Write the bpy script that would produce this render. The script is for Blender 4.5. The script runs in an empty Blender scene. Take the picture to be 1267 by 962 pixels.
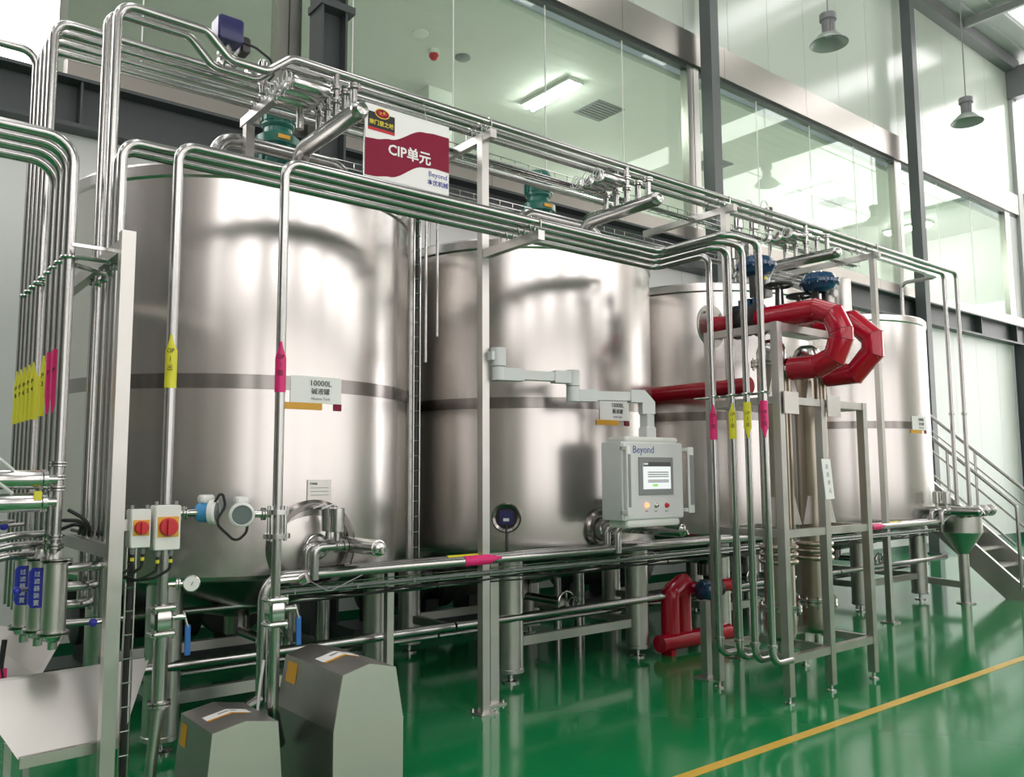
import bpy, math, random
import numpy as np
from mathutils import Vector, Matrix
random.seed(7)
sc = bpy.context.scene
col = sc.collection

# ------------------------------------------------------------------ camera
F, CX, CY = 1043.0, 633.5, 481.0            # focal length and centre in pixels of the 1267 x 962 frame
EYE = np.array([0.0, 0.0, 1.6])
ax = np.array([1935 - CX, 581 - CY, F]); ax /= np.linalg.norm(ax)
_r = math.radians(0.3)
az = np.array([-math.sin(_r), -math.cos(_r), 0.0])
az[2] = -(az @ ax) / ax[2]; az /= np.linalg.norm(az)
ay = np.cross(az, ax)
def at(x, y, **k):
    """photo pixel -> point on the plane X=.., Y=.. or Z=.. of the room"""
    d = np.array([x - CX, y - CY, F]); d = np.array([d @ ax, d @ ay, d @ az])
    (a, v), = k.items(); i = 'XYZ'.index(a)
    return Vector(EYE + d * (v - EYE[i]) / d[i])
cam = bpy.data.objects.new('camera', bpy.data.cameras.new('camera')); col.objects.link(cam)
cam.data.sensor_width = 36.0; cam.data.lens = F / 1267 * 36.0; cam.data.clip_end = 200
m = Matrix.Identity(4)
for i, a in enumerate((ax, ay, az)):
    m[i][0], m[i][1], m[i][2], m[i][3] = a[0], -a[1], -a[2], EYE[i]
cam.matrix_world = m
sc.camera = cam

# ------------------------------------------------------------------ world, exposure, light levels
SKY = 5.4          # daylight behind roof lights and windows
w = bpy.data.worlds.new('world'); sc.world = w; w.use_nodes = True
w.node_tree.nodes['Background'].inputs[0].default_value = (0.85, 0.93, 1.0, 1)
w.node_tree.nodes['Background'].inputs[1].default_value = 0.3
sc.view_settings.view_transform = 'Standard'; sc.view_settings.look = 'None'
sc.view_settings.exposure = 0.0; sc.view_settings.gamma = 1.0; sc.view_settings.use_curve_mapping = False

# ------------------------------------------------------------------ materials
def nodes(name):
    mt = bpy.data.materials.new(name); mt.use_nodes = True
    nt = mt.node_tree; b = nt.nodes['Principled BSDF']
    return mt, nt, b
def mat(name, c, rough=0.5, metal=0.0, var=0.0, scale=8.0, bump=0.0, coat=0.0, emit=None, aniso=0.0, stretch=(1, 1, 1), rvar=0.0, spec=None):
    mt, nt, b = nodes(name)
    b.inputs['Base Color'].default_value = (*c, 1); b.inputs['Roughness'].default_value = rough
    b.inputs['Metallic'].default_value = metal
    if spec is not None: b.inputs['Specular IOR Level'].default_value = spec
    if coat: b.inputs['Coat Weight'].default_value = coat; b.inputs['Coat Roughness'].default_value = 0.08
    if emit: b.inputs['Emission Color'].default_value = (*emit[0], 1); b.inputs['Emission Strength'].default_value = emit[1]
    if aniso:
        b.inputs['Anisotropic'].default_value = aniso
        tg = nt.nodes.new('ShaderNodeTangent'); tg.direction_type = 'RADIAL'; tg.axis = 'Z'
        nt.links.new(tg.outputs[0], b.inputs['Tangent'])
    if var or bump or rvar:
        tc = nt.nodes.new('ShaderNodeTexCoord'); mp = nt.nodes.new('ShaderNodeMapping'); mp.inputs['Scale'].default_value = stretch
        nz = nt.nodes.new('ShaderNodeTexNoise'); nz.inputs['Scale'].default_value = scale; nz.inputs['Detail'].default_value = 4
        nt.links.new(tc.outputs['Object'], mp.inputs[0]); nt.links.new(mp.outputs[0], nz.inputs[0])
        if var:
            mx = nt.nodes.new('ShaderNodeMix'); mx.data_type = 'RGBA'
            mx.inputs[6].default_value = (*[max(0, v * (1 - var)) for v in c], 1); mx.inputs[7].default_value = (*[min(1, v * (1 + var)) for v in c], 1)
            nt.links.new(nz.outputs[0], mx.inputs[0]); nt.links.new(mx.outputs[2], b.inputs['Base Color'])
        if rvar:
            mr = nt.nodes.new('ShaderNodeMapRange'); mr.inputs[1].default_value = .3; mr.inputs[2].default_value = .7
            mr.inputs[3].default_value = max(.02, rough - rvar); mr.inputs[4].default_value = rough + rvar
            nt.links.new(nz.outputs[0], mr.inputs[0]); nt.links.new(mr.outputs[0], b.inputs['Roughness'])
        if bump:
            bp = nt.nodes.new('ShaderNodeBump'); bp.inputs['Strength'].default_value = bump; bp.inputs['Distance'].default_value = 0.01
            nt.links.new(nz.outputs[0], bp.inputs['Height']); nt.links.new(bp.outputs[0], b.inputs['Normal'])
    return mt
def emission(name, c, s):
    mt = bpy.data.materials.new(name); mt.use_nodes = True; nt = mt.node_tree
    nt.nodes.remove(nt.nodes['Principled BSDF'])
    e = nt.nodes.new('ShaderNodeEmission'); e.inputs[0].default_value = (*c, 1); e.inputs[1].default_value = s
    nt.links.new(e.outputs[0], nt.nodes['Material Output'].inputs[0]); return mt
def glass(name, tint, refl):
    mt = bpy.data.materials.new(name); mt.use_nodes = True; nt = mt.node_tree
    nt.nodes.remove(nt.nodes['Principled BSDF'])
    t = nt.nodes.new('ShaderNodeBsdfTransparent'); t.inputs[0].default_value = (*tint, 1)
    g = nt.nodes.new('ShaderNodeBsdfGlossy'); g.inputs[1].default_value = 0.02; g.inputs[0].default_value = (.95, 1, .96, 1)
    ge = nt.nodes.new('ShaderNodeNewGeometry'); dt = nt.nodes.new('ShaderNodeVectorMath'); dt.operation = 'DOT_PRODUCT'
    nt.links.new(ge.outputs['Normal'], dt.inputs[0]); nt.links.new(ge.outputs['Incoming'], dt.inputs[1])
    def mth(op, a, b=None):
        n = nt.nodes.new('ShaderNodeMath'); n.operation = op
        for i, v in enumerate((a, b)):
            if v is None: continue
            if isinstance(v, (int, float)): n.inputs[i].default_value = v
            else: nt.links.new(v, n.inputs[i])
        return n.outputs[0]
    c1 = mth('SUBTRACT', 1.0, mth('ABSOLUTE', dt.outputs['Value']))
    fac = mth('ADD', refl, mth('MULTIPLY', mth('POWER', c1, 5.0), 1 - refl))     # Schlick, the same on both faces
    mx = nt.nodes.new('ShaderNodeMixShader')
    nt.links.new(fac, mx.inputs[0]); nt.links.new(t.outputs[0], mx.inputs[1]); nt.links.new(g.outputs[0], mx.inputs[2])
    nt.links.new(mx.outputs[0], nt.nodes['Material Output'].inputs[0]); return mt
M = {}
M['tank'] = mat('brushed_tank_steel', (.58, .555, .53), .23, 1, var=.03, scale=6, aniso=.6, stretch=(2, 2, .05))
M['band'] = mat('darkened_band_steel', (.26, .245, .23), .2, 1)  # dark reflections of the surroundings are put into this base colour
M['pipe'] = mat('polished_pipe_steel', (.45, .45, .435), .23, 1)
M['satin'] = mat('satin_frame_steel', (.52, .51, .48), .34, 1, var=.08, scale=10, rvar=.06)
M['sheet'] = mat('sheet_steel', (.58, .56, .53), .36, 1, var=.06, scale=3, rvar=.05)
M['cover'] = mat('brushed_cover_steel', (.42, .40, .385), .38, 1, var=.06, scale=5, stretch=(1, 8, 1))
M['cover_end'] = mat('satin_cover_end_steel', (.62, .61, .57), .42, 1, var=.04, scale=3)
M['hx'] = mat('heat_tinted_steel', (.44, .39, .32), .33, 1)
M['fitting'] = mat('bright_fitting_steel', (.56, .56, .54), .18, 1)
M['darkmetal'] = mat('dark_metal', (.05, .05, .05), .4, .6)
M['green'] = mat('green_floor_epoxy', (.008, .20, .062), .10, var=.12, scale=1.3, bump=.01, spec=.27)
M['yellowline'] = mat('yellow_floor_paint', (.62, .40, .05), .35, var=.12, scale=6)
M['wall'] = mat('white_panel', (.74, .76, .74), .38, var=.02, scale=1.5)
M['warm'] = mat('beige_grey_wall', (.42, .38, .35), .5)
M['shade'] = mat('dark_brown_grey_wall', (.10, .09, .085), .5)
M['panel'] = mat('glossy_white_panel', (.52, .585, .515), .17, var=.02, scale=1.5)
M['darkgreen'] = mat('dark_green_base_paint', (.01, .11, .05), .3)
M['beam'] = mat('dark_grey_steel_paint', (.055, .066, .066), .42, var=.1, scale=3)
M['column'] = mat('grey_column_paint', (.10, .115, .115), .4, var=.08, scale=3)
M['strip'] = mat('stainless_wall_strip', (.46, .435, .40), .30, 1, var=.05, scale=2)
M['mullion'] = mat('stainless_mullion', (.58, .57, .53), .3, 1)
M['glass'] = glass('greenish_glass', (.89, .955, .90), .035)
M['room'] = mat('room_paint', (.77, .765, .74), .6)
M['roof'] = mat('roof_sheet', (.42, .43, .42), .4, var=.05, scale=2)
M['truss'] = mat('grey_roof_steel', (.20, .20, .21), .45)
M['fill_glow'] = emission('added_fill_glow', (1.0, .955, .94), SKY * .42)  # glow of the panes added below the opposite windows as fill light
M['daylight'] = emission('daylight_behind_glazing', (1.0, .965, .96), SKY)
M['tube'] = emission('fluorescent_tubes', (1, 1, .97), 72)
M['red'] = mat('red_pipe_lagging', (.42, .003, .022), .16, coat=.25)
M['blue'] = mat('blue_paint', (.010, .055, .13), .2, coat=.4)
M['navy'] = mat('navy_plastic', (.02, .022, .10), .35)
M['ltblue'] = mat('light_blue_enamel', (.06, .28, .55), .35)
M['levblue'] = mat('blue_lever_sleeve', (.02, .13, .42), .4)
M['knobblue'] = mat('blue_hose_end', (.03, .04, .42), .35)
M['motor'] = mat('green_motor_enamel', (.012, .125, .09), .3, coat=.2)
M['white'] = mat('white_print', (.85, .85, .83), .5)
M['offwhite'] = mat('white_plastic', (.74, .74, .71), .4)
M['lgrey'] = mat('light_grey_enamel', (.66, .67, .67), .38, var=.02)
M['dgrey'] = mat('dark_grey_plastic', (.09, .09, .095), .4)
M['mgrey'] = mat('grey_plastic', (.25, .25, .26), .4)
M['black'] = mat('black_rubber', (.012, .012, .012), .5)
M['yellow'] = mat('yellow_sticker', (.72, .66, .03), .45)
M['amber'] = mat('amber_sticker', (.70, .36, .03), .5)
M['pink'] = mat('pink_sticker', (.70, .015, .16), .45)
M['maroon'] = mat('maroon_print', (.23, .008, .036), .45, spec=.2)
M['ink'] = mat('black_ink', (.015, .015, .015), .6)
M['blueink'] = mat('blue_ink', (.06, .08, .35), .6)
M['yelink'] = mat('yellow_ink', (.75, .60, .05), .6)
M['redknob'] = mat('red_switch_plastic', (.55, .012, .02), .3)
M['redglow'] = emission('lit_red_button', (1, .25, .12), 3.0)
M['screen'] = emission('lit_screen', (.95, 1, .97), .95)
M['screenkey'] = emission('lit_green_key', (.35, .9, .2), .9)
M['lampshade'] = mat('grey_lamp_enamel', (.30, .35, .31), .35)
M['hose'] = mat('white_hose', (.7, .7, .68), .4)
M['lens'] = mat('display_glass', (.16, .18, .19), .1, coat=1)

# ------------------------------------------------------------------ mesh helpers
OFF = {}
def V(*a): return Vector(a)
def basis(d, hint=None):
    d = Vector(d).normalized(); h = Vector(hint) if hint else (V(0, 0, 1) if abs(d.z) < .9 else V(1, 0, 0))
    u = h.cross(d).normalized(); v = d.cross(u); return u, v, d
def fillet(pts, r, n=6):
    pts = [Vector(p) for p in pts]
    if len(pts) < 3 or r <= 0: return pts
    out = [pts[0]]
    for a, b, c in zip(pts, pts[1:], pts[2:]):
        u = (a - b); v = (c - b); lu, lv = u.length, v.length; u /= lu; v /= lv
        ang = u.angle(v)
        if ang > 3.1: out.append(b); continue
        t = min(r / math.tan(ang / 2), lu * .48, lv * .48); rr = t * math.tan(ang / 2)
        c0 = b + (u + v).normalized() * (rr / math.sin(ang / 2))
        p0, p1 = b + u * t - c0, b + v * t - c0
        tot = p0.angle(p1); axis = p0.cross(p1).normalized()
        for i in range(n + 1):
            out.append(c0 + Matrix.Rotation(tot * i / n, 3, axis) @ p0)
    out.append(pts[-1]); return out
class MB:
    def __init__(s): s.v = []; s.f = []
    def add(s, vs, fs):
        o = len(s.v); s.v += [Vector(v) for v in vs]; s.f += [tuple(i + o for i in f) for f in fs]; return s
    def box(s, lo, hi):
        x0, y0, z0 = lo; x1, y1, z1 = hi
        return s.add([(x0, y0, z0), (x1, y0, z0), (x1, y1, z0), (x0, y1, z0), (x0, y0, z1), (x1, y0, z1), (x1, y1, z1), (x0, y1, z1)],
                     [(3, 2, 1, 0), (4, 5, 6, 7), (0, 1, 5, 4), (1, 2, 6, 5), (2, 3, 7, 6), (3, 0, 4, 7)])
    def cbox(s, c, size):
        return s.box([c[i] - size[i] / 2 for i in range(3)], [c[i] + size[i] / 2 for i in range(3)])
    def bbox(s, lo, hi, b=.01):
        """box with chamfered vertical and top edges"""
        x0, y0, z0 = lo; x1, y1, z1 = hi
        def ring(z, e):
            c = b + e
            return [(x0 + c, y0 + e, z), (x1 - c, y0 + e, z), (x1 - e, y0 + c, z), (x1 - e, y1 - c, z), (x1 - c, y1 - e, z), (x0 + c, y1 - e, z), (x0 + e, y1 - c, z), (x0 + e, y0 + c, z)]
        vs = ring(z0, b * .6) + ring(z0 + b, 0) + ring(z1 - b, 0) + ring(z1, b * .6)
        fs = [tuple(range(7, -1, -1)), tuple(range(24, 32))]
        for k in range(3):
            for i in range(8):
                j = (i + 1) % 8; fs.append((k * 8 + i, k * 8 + j, k * 8 + 8 + j, k * 8 + 8 + i))
        return s.add(vs, fs)
    def beam(s, a, b, wd, ht, up=(0, 0, 1)):
        """rectangular bar from a to b"""
        a, b = Vector(a), Vector(b); d = (b - a).normalized(); up = Vector(up)
        if abs(d.dot(up)) > .95: up = V(0, 1, 0)
        u = up.cross(d).normalized() * wd / 2; v = d.cross(u).normalized() * ht / 2
        vs = [p + x + y for p in (a, b) for x, y in ((-u, -v), (u, -v), (u, v), (-u, v))]
        return s.add(vs, [(3, 2, 1, 0), (4, 5, 6, 7), (0, 1, 5, 4), (1, 2, 6, 5), (2, 3, 7, 6), (3, 0, 4, 7)])
    def tube(s, pts, r, seg=14, caps=True, bend=0, n=6):
        pts = fillet(pts, bend, n) if bend else [Vector(p) for p in pts]
        rs = r if isinstance(r, (list, tuple)) else [r] * len(pts)
        T = []
        for i in range(len(pts)):
            a = pts[max(0, i - 1)]; b = pts[min(len(pts) - 1, i + 1)]; T.append((b - a).normalized())
        u, v, _ = basis(T[0]); rings = []
        for i, p in enumerate(pts):
            if i:
                q = T[i - 1].rotation_difference(T[i]); u = (q @ u).normalized(); u = (u - T[i] * u.dot(T[i])).normalized(); v = T[i].cross(u)
            rings.append([p + (u * math.cos(2 * math.pi * k / seg) + v * math.sin(2 * math.pi * k / seg)) * rs[i] for k in range(seg)])
        vs = [x for g in rings for x in g]; fs = []
        for i in range(len(pts) - 1):
            for k in range(seg):
                l = (k + 1) % seg; fs.append((i * seg + k, i * seg + l, i * seg + seg + l, i * seg + seg + k))
        if caps: fs += [tuple(range(seg - 1, -1, -1)), tuple(range(len(vs) - seg, len(vs)))]
        return s.add(vs, fs)
    def lathe(s, o, d, prof, seg=24, cap=True, a0=0.0, a1=None):
        """profile [(radius, distance along d)]"""
        u, v, d = basis(d); o = Vector(o); full = a1 is None
        n = seg if full else seg + 1; vs = []; fs = []
        for r, h in prof:
            for k in range(n):
                t = 2 * math.pi * k / seg if full else a0 + (a1 - a0) * k / seg
                vs.append(o + d * h + (u * math.cos(t) + v * math.sin(t)) * r)
        for i in range(len(prof) - 1):
            for k in range(n if full else n - 1):
                l = (k + 1) % n; fs.append((i * n + k, i * n + l, i * n + n + l, i * n + n + k))
        if cap and full:
            if prof[0][0] > 1e-4: fs.append(tuple(range(n - 1, -1, -1)))
            if prof[-1][0] > 1e-4: fs.append(tuple(range(len(vs) - n, len(vs))))
        return s.add(vs, fs)
    def cyl(s, a, b, r, seg=18): 
        a, b = Vector(a), Vector(b); return s.lathe(a, b - a, [(r, 0), (r, (b - a).length)], seg)
    def torus(s, o, d, R, r, seg=24, seg2=8):
        u, v, d = basis(d); o = Vector(o); pts = []
        vs = []; fs = []
        for i in range(seg):
            t = 2 * math.pi * i / seg; e = u * math.cos(t) + v * math.sin(t)
            for k in range(seg2):
                p = 2 * math.pi * k / seg2; vs.append(o + e * (R + r * math.cos(p)) + d * r * math.sin(p))
        for i in range(seg):
            for k in range(seg2):
                j, l = (i + 1) % seg, (k + 1) % seg2; fs.append((i * seg2 + k, j * seg2 + k, j * seg2 + l, i * seg2 + l))
        return s.add(vs, fs)
    def sphere(s, o, r, seg=14, rings=8):
        return s.lathe(V(*o) - V(0, 0, r), (0, 0, 1), [(r * math.sin(math.pi * i / rings), r - r * math.cos(math.pi * i / rings)) for i in range(rings + 1)], seg, cap=False)
    def prism(s, poly, d):
        """poly: 3-D points of one face; d: extrusion vector"""
        poly = [Vector(p) for p in poly]; d = Vector(d); n = len(poly)
        fs = [tuple(range(n - 1, -1, -1)), tuple(range(n, 2 * n))] + [(i, (i + 1) % n, n + (i + 1) % n, n + i) for i in range(n)]
        return s.add(poly + [p + d for p in poly], fs)
    def build(s, name, mt, parent=None, smooth=True, angle=32, base=None):
        L = Vector(OFF[parent.as_pointer()]) if parent else (Vector(base) if base else s.base())
        me = bpy.data.meshes.new(name); me.from_pydata([tuple(v - L) for v in s.v], [], s.f); me.update()
        import bmesh
        bm = bmesh.new(); bm.from_mesh(me); bmesh.ops.recalc_face_normals(bm, faces=bm.faces); bm.to_mesh(me); bm.free()
        if smooth:
            me.polygons.foreach_set('use_smooth', [True] * len(me.polygons)); me.set_sharp_from_angle(angle=math.radians(angle))
        me.materials.append(M[mt] if isinstance(mt, str) else mt)
        o = bpy.data.objects.new(name, me); col.objects.link(o)
        if parent: o.parent = parent
        else: o.location = L
        OFF[o.as_pointer()] = L; KEEP.append(o)
        return o
    def base(s):
        xs = [v.x for v in s.v]; ys = [v.y for v in s.v]; zs = [v.z for v in s.v]
        return V((min(xs) + max(xs)) / 2, (min(ys) + max(ys)) / 2, min(zs))
KEEP = []
def tag(o, label, cat=None, group=None, kind=None):
    if label: o['label'] = label
    if cat: o['category'] = cat
    if group: o['group'] = group
    if kind: o['kind'] = kind
    return o
def thing(name, label, cat, loc, group=None, kind=None):
    o = bpy.data.objects.new(name, None); col.objects.link(o); o.location = loc; o.empty_display_size = .1
    OFF[o.as_pointer()] = Vector(loc); KEEP.append(o)
    return tag(o, label, cat, group, kind)
def struct(mb, name, mt, parent=None, label=None, **k):
    o = mb.build(name, mt, parent, **k)
    if not parent: o['kind'] = 'structure'
    if label: o['label'] = label
    return o
def text(s, size, o, xd, yd, mt, parent, name='lettering', align='CENTER', ext=.0006, bold=.0, sx=1.0):
    cu = bpy.data.curves.new('t', 'FONT'); cu.body = s; cu.size = size; cu.align_x = align; cu.align_y = 'CENTER'; cu.extrude = ext; cu.offset = bold
    cu.resolution_u = 2
    to = bpy.data.objects.new('t', cu); col.objects.link(to)
    bpy.context.view_layer.update()
    me = bpy.data.meshes.new_from_object(to.evaluated_get(bpy.context.evaluated_depsgraph_get()))
    bpy.data.objects.remove(to)
    xd = Vector(xd).normalized(); yd = Vector(yd); yd = (yd - xd * yd.dot(xd)).normalized(); zd = xd.cross(yd); o = Vector(o)
    mb = MB(); mb.v = [o + xd * v.co.x * sx + yd * v.co.y + zd * v.co.z for v in me.vertices]; mb.f = [tuple(p.vertices) for p in me.polygons]
    bpy.data.meshes.remove(me)
    if not mb.v: return None
    return mb.build(name, mt, parent, smooth=False)
def pipe(name, pts, r, label, cat='pipe', group=None, bend=.09, mt='pipe', n=6, seg=14):
    return tag(MB().tube(pts, r, seg, True, bend, n).build(name, mt, base=None, angle=50), label, cat, group)
def collar(mb, p, d, r, h=.02, seg=18):
    """tri-clamp ferrule ring"""
    p = Vector(p); d = Vector(d).normalized()
    return mb.lathe(p - d * h, d, [(r * .9, 0), (r * 1.45, h * .25), (r * 1.45, h * .75), (r * 1.15, h), (r * 1.45, h * 1.25), (r * 1.45, h * 1.75), (r * .9, 2 * h)], seg)

# ================================================================== THE BUILDING
WY = 8.25                                   # face of the long back wall
X0, X1, Y0, ZR = -13.0, 34.0, -3.6, 12.2
struct(MB().box((X0, Y0, -.1), (X1, WY + .3, 0)), 'floor', 'green', label='glossy green epoxy floor')
tag(MB().box((X0 + .3, 3.025, .0005), (X1 - .3, 3.095, .003)).build('floor_line', 'yellowline', smooth=False), 'yellow painted safety line running along the green floor', 'floor line')

wb = struct(MB().box((X0, WY + .02, 0), (22.5, WY + .3, 4.72)), 'wall_back', 'wall', label='white panelled lower wall behind the tanks')
xs = X0 + .01
while xs < 22.4:
    xe = min(xs + 1.15, 22.5)
    MB().box((xs + .004, WY, .0), (xe - .004, WY + .02, 4.70)).build('panel', 'wall', wb, smooth=False); xs = xe
struct(MB().box((X0, WY - .012, 0), (22.4, WY, .17)), 'baseboard_back', 'darkgreen', label='dark green painted base strip of the back wall')

# steel girder on the wall, with flanges and stiffeners
g = thing('trim_1', 'dark grey painted steel girder along the back wall', None, (5, WY - .1, 4.7), kind='structure')
MB().box((X0, WY - .03, 4.74), (23.2, WY + .02, 5.16)).build('web', 'beam', g, smooth=False)
MB().box((X0, WY - .20, 4.70), (23.2, WY + .02, 4.74)).build('lower_flange', 'beam', g, smooth=False)
MB().box((X0, WY - .20, 5.14), (23.2, WY + .02, 5.17)).build('upper_flange', 'beam', g, smooth=False)
for x in (-1.0, 1.55, 4.9, 8.0, 11.3, 14.4, 17.4, 20.3, 22.3):
    MB().box((x, WY - .18, 4.74), (x + .02, WY - .03, 5.14)).build('stiffener', 'beam', g, smooth=False)
# stainless sill strip and header of the glazing
t2 = thing('trim_2', 'stainless steel sill strip below the upper glazing', None, (5, WY, 5.17), kind='structure')
t3 = thing('trim_3', 'broad stainless steel header above the glazing', None, (5, WY, 8.1), kind='structure')
xs = 1.45
while xs < 23.1:
    xe = min(xs + 2.42, 23.2)
    MB().box((xs + .003, WY - .07, 5.175), (xe - .003, WY + .12, 5.42)).build('strip_section', 'strip', t2, smooth=False)
    MB().box((xs + .003, WY - .09, 8.10), (xe - .003, WY + .14, 8.62)).build('header_section', 'strip', t3, smooth=False)
    xs = xe
MB().box((1.45, WY - .03, 8.04), (23.2, WY + .1, 8.10)).build('header_lip', 'beam', t3, smooth=False)
# upper wall of tall glossy panels
wu = struct(MB().box((X0, WY + .05, 8.62), (23.2, WY + .3, 12.0)), 'wall_upper', 'panel', label='tall glossy white panels above the glazing')
xs = X0 + .01
while xs < 23.1:
    xe = min(xs + 1.16, 23.2)
    MB().box((xs + .004, WY + .0, 8.62), (xe - .004, WY + .05, 11.98)).build('panel', 'panel', wu, smooth=False); xs = xe
# glazing bays
bays = [(1.45, [2.1, 3.42]), (3.62, [4.36, 5.76, 7.29, 8.81, 10.22]), (10.50, [12.16, 13.81, 15.37, 16.85]), (17.30, [18.9, 20.6, 22.42])]
for i, (x, js) in enumerate(bays):
    wn = thing('window_%d' % (i + 1), 'bay of frameless greenish glass in the upper wall', None, (x, WY, 5.42), kind='structure')
    for j in js:
        MB().box((x + .004, WY + .03, 5.42), (j - .004, WY + .042, 8.06)).build('pane', 'glass', wn, smooth=False)
        if j != js[-1]: MB().box((j - .006, WY + .028, 5.42), (j + .006, WY + .044, 8.06)).build('joint', 'white', wn, smooth=False)
        x = j
    for dx in (0, .15):
        MB().box((js[-1] + dx, WY - .04, 5.42), (js[-1] + dx + .135, WY + .1, 8.08)).build('mullion', 'mullion', wn, smooth=False)
# glowing panes added to stand for the white glare at the left
wl = thing('window_5', 'glowing white panes added for the glare above the girder', None, (-4, WY, 5.18), kind='structure')
for k in range(4):
    MB().box((-9.0 + k * 2.6 + .02, WY + .02, 5.18), (-9.0 + (k + 1) * 2.6 - .02, WY + .05, 8.6)).build('pane', 'daylight', wl, smooth=False)
MB().box((-9, WY - .0, 5.17), (1.44, WY + .06, 5.21)).build('sill', 'strip', wl, smooth=False)
# room behind the glazing
struct(MB().box((1.4, WY + .3, 5.2), (23.4, 13.3, 5.3)), 'floor_room', 'room', label='floor of the room behind the glass')
rc = struct(MB().box((1.4, WY + .3, 8.0), (23.4, 13.3, 8.1)), 'ceiling_room', 'room', label='pale ceiling of the room behind the glass')
struct(MB().box((1.4, 13.3, 5.2), (23.4, 13.5, 8.1)), 'wall_room', 'room', label='pale far wall of the room behind the glass')
struct(MB().box((1.3, WY + .3, 5.2), (1.4, 13.3, 8.1)), 'wall_room_left', 'room', label='end wall of the room behind the glass')
struct(MB().box((23.4, WY + .3, 5.2), (23.5, 13.3, 8.1)), 'wall_room_right', 'room', label='other end wall of the room behind the glass')
MB().box((7.3, 11.2, 5.3), (7.8, 11.7, 8.0)).build('room_pillar', 'room', rc, smooth=False)
rlab = ['bright twin-tube ceiling light behind the glass above the hanging sign side', None]
for n, (x, y) in enumerate(((9.06, 10.15), (16.9, 10.15), (19.8, 12.2), (13.0, 12.9), (21.5, 10.2))):  # the two deep ones are added to brighten the room
    t = thing('ceiling_light', ('twin-tube ceiling light behind the glass, beside the square air grille' if n == 0 else 'fluorescent ceiling light in the room behind the glass, ' + ('', 'behind the last slim column', 'added deep in the far end bay', 'added deep behind the middle bay', 'nearest the corner column')[n]), 'ceiling light', (x, y, 7.93), 'ceiling lights behind the glass')
    MB().box((x - .16, y - .61, 7.94), (x + .16, y + .61, 7.999)).build('housing', 'offwhite', t, smooth=False)
    for dx in (-.075, .075):
        MB().tube([(x + dx, y - .58, 7.925), (x + dx, y + .58, 7.925)], .04, 10).build('tube', 'tube', t)
for n, (x, y) in enumerate(((10.2, 10.17), (18.2, 10.3), (13.9, 10.6))):
    t = thing('air_grille', 'square grey ceiling air grille behind the glass, ' + ('beside the twin-tube light', 'in the end bay', 'in the middle bay')[n], 'air grille', (x, y, 7.97), 'air grilles behind the glass')
    MB().box((x - .32, y - .32, 7.985), (x + .32, y + .32, 7.999)).build('frame', 'mgrey', t, smooth=False)
    for k in range(7): MB().box((x - .28, y - .27 + k * .08, 7.97), (x + .28, y - .22 + k * .08, 7.985)).build('slat', 'mgrey', t, smooth=False)
t = thing('alarm_beacon', 'small red and white alarm on the ceiling behind the glass', 'alarm', (6.73, 10.19, 7.87))
MB().cyl((6.73, 10.19, 7.93), (6.73, 10.19, 8.0), .08).build('base', 'white', t); MB().sphere((6.73, 10.19, 7.91), .075).build('lens', 'redknob', t)
for x, y, c in ((6.3, 9.9, 'round pale smoke detector on the ceiling behind the glass'), (7.2, 10.1, 'flat grey round speaker on the ceiling behind the glass')):
    tag(MB().lathe((x, y, 8.0), (0, 0, -1), [(.12, 0), (.12, .02), (.09, .04), (.0, .045)], 20).build('ceiling_disc', 'mgrey' if 'grey' in c else 'white'), c, 'ceiling fitting')

# steel columns in front of the wall
def column(x0, x1, y0, y1, z1, lab, mt='column', tf=.025):
    t = thing('steel_column', lab, 'column', ((x0 + x1) / 2, (y0 + y1) / 2, 0))
    MB().box((x0, y0, 0), (x0 + tf, y1, z1)).build('flange', mt, t, smooth=False)
    MB().box((x1 - tf, y0, 0), (x1, y1, z1)).build('flange', mt, t, smooth=False)
    MB().box((x0 + tf, (y0 + y1) / 2 - .012, 0), (x1 - tf, (y0 + y1) / 2 + .012, z1)).build('web', mt, t, smooth=False)
    return t
c = column(3.72, 4.02, WY - .50, WY - .21, 12.0, 'broad dark steel column behind the hanging sign', 'beam')
MB().box((3.70, WY - .52, 6.52), (4.1, WY - .2, 6.60)).build('bracket', 'beam', c, smooth=False)
def slim(x, lab):
    t = thing('steel_column', lab, 'column', (x, WY - .3, 0))
    MB().box((x - .10, WY - .42, 0), (x + .10, WY - .21, 12.0)).build('shaft', 'column', t, smooth=False)
    MB().box((x - .16, WY - .48, 0), (x + .16, WY - .2, .03)).build('base_plate', 'column', t, smooth=False)
slim(10.45, 'slim grey steel column between the middle glass bays')
slim(17.2, 'slim grey steel column between the glass bays closest to the stairs')
c = column(22.55, 23.15, WY - .35, WY - .0, 4.7, 'dark steel corner column at the end of the white wall', 'beam')
MB().box((22.55, WY - .36, 0), (23.15, WY - .34, 4.7)).build('cover_plate', 'beam', c, smooth=False)
MB().box((22.72, WY - .02, 4.7), (23.5, WY + .04, 8.1)).build('upper_filler', 'roof', c, smooth=False)
MB().box((23.2, WY - .1, 4.7), (23.5, WY + .2, 11.6)).build('upper_shaft', 'roof', c, smooth=False)

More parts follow.
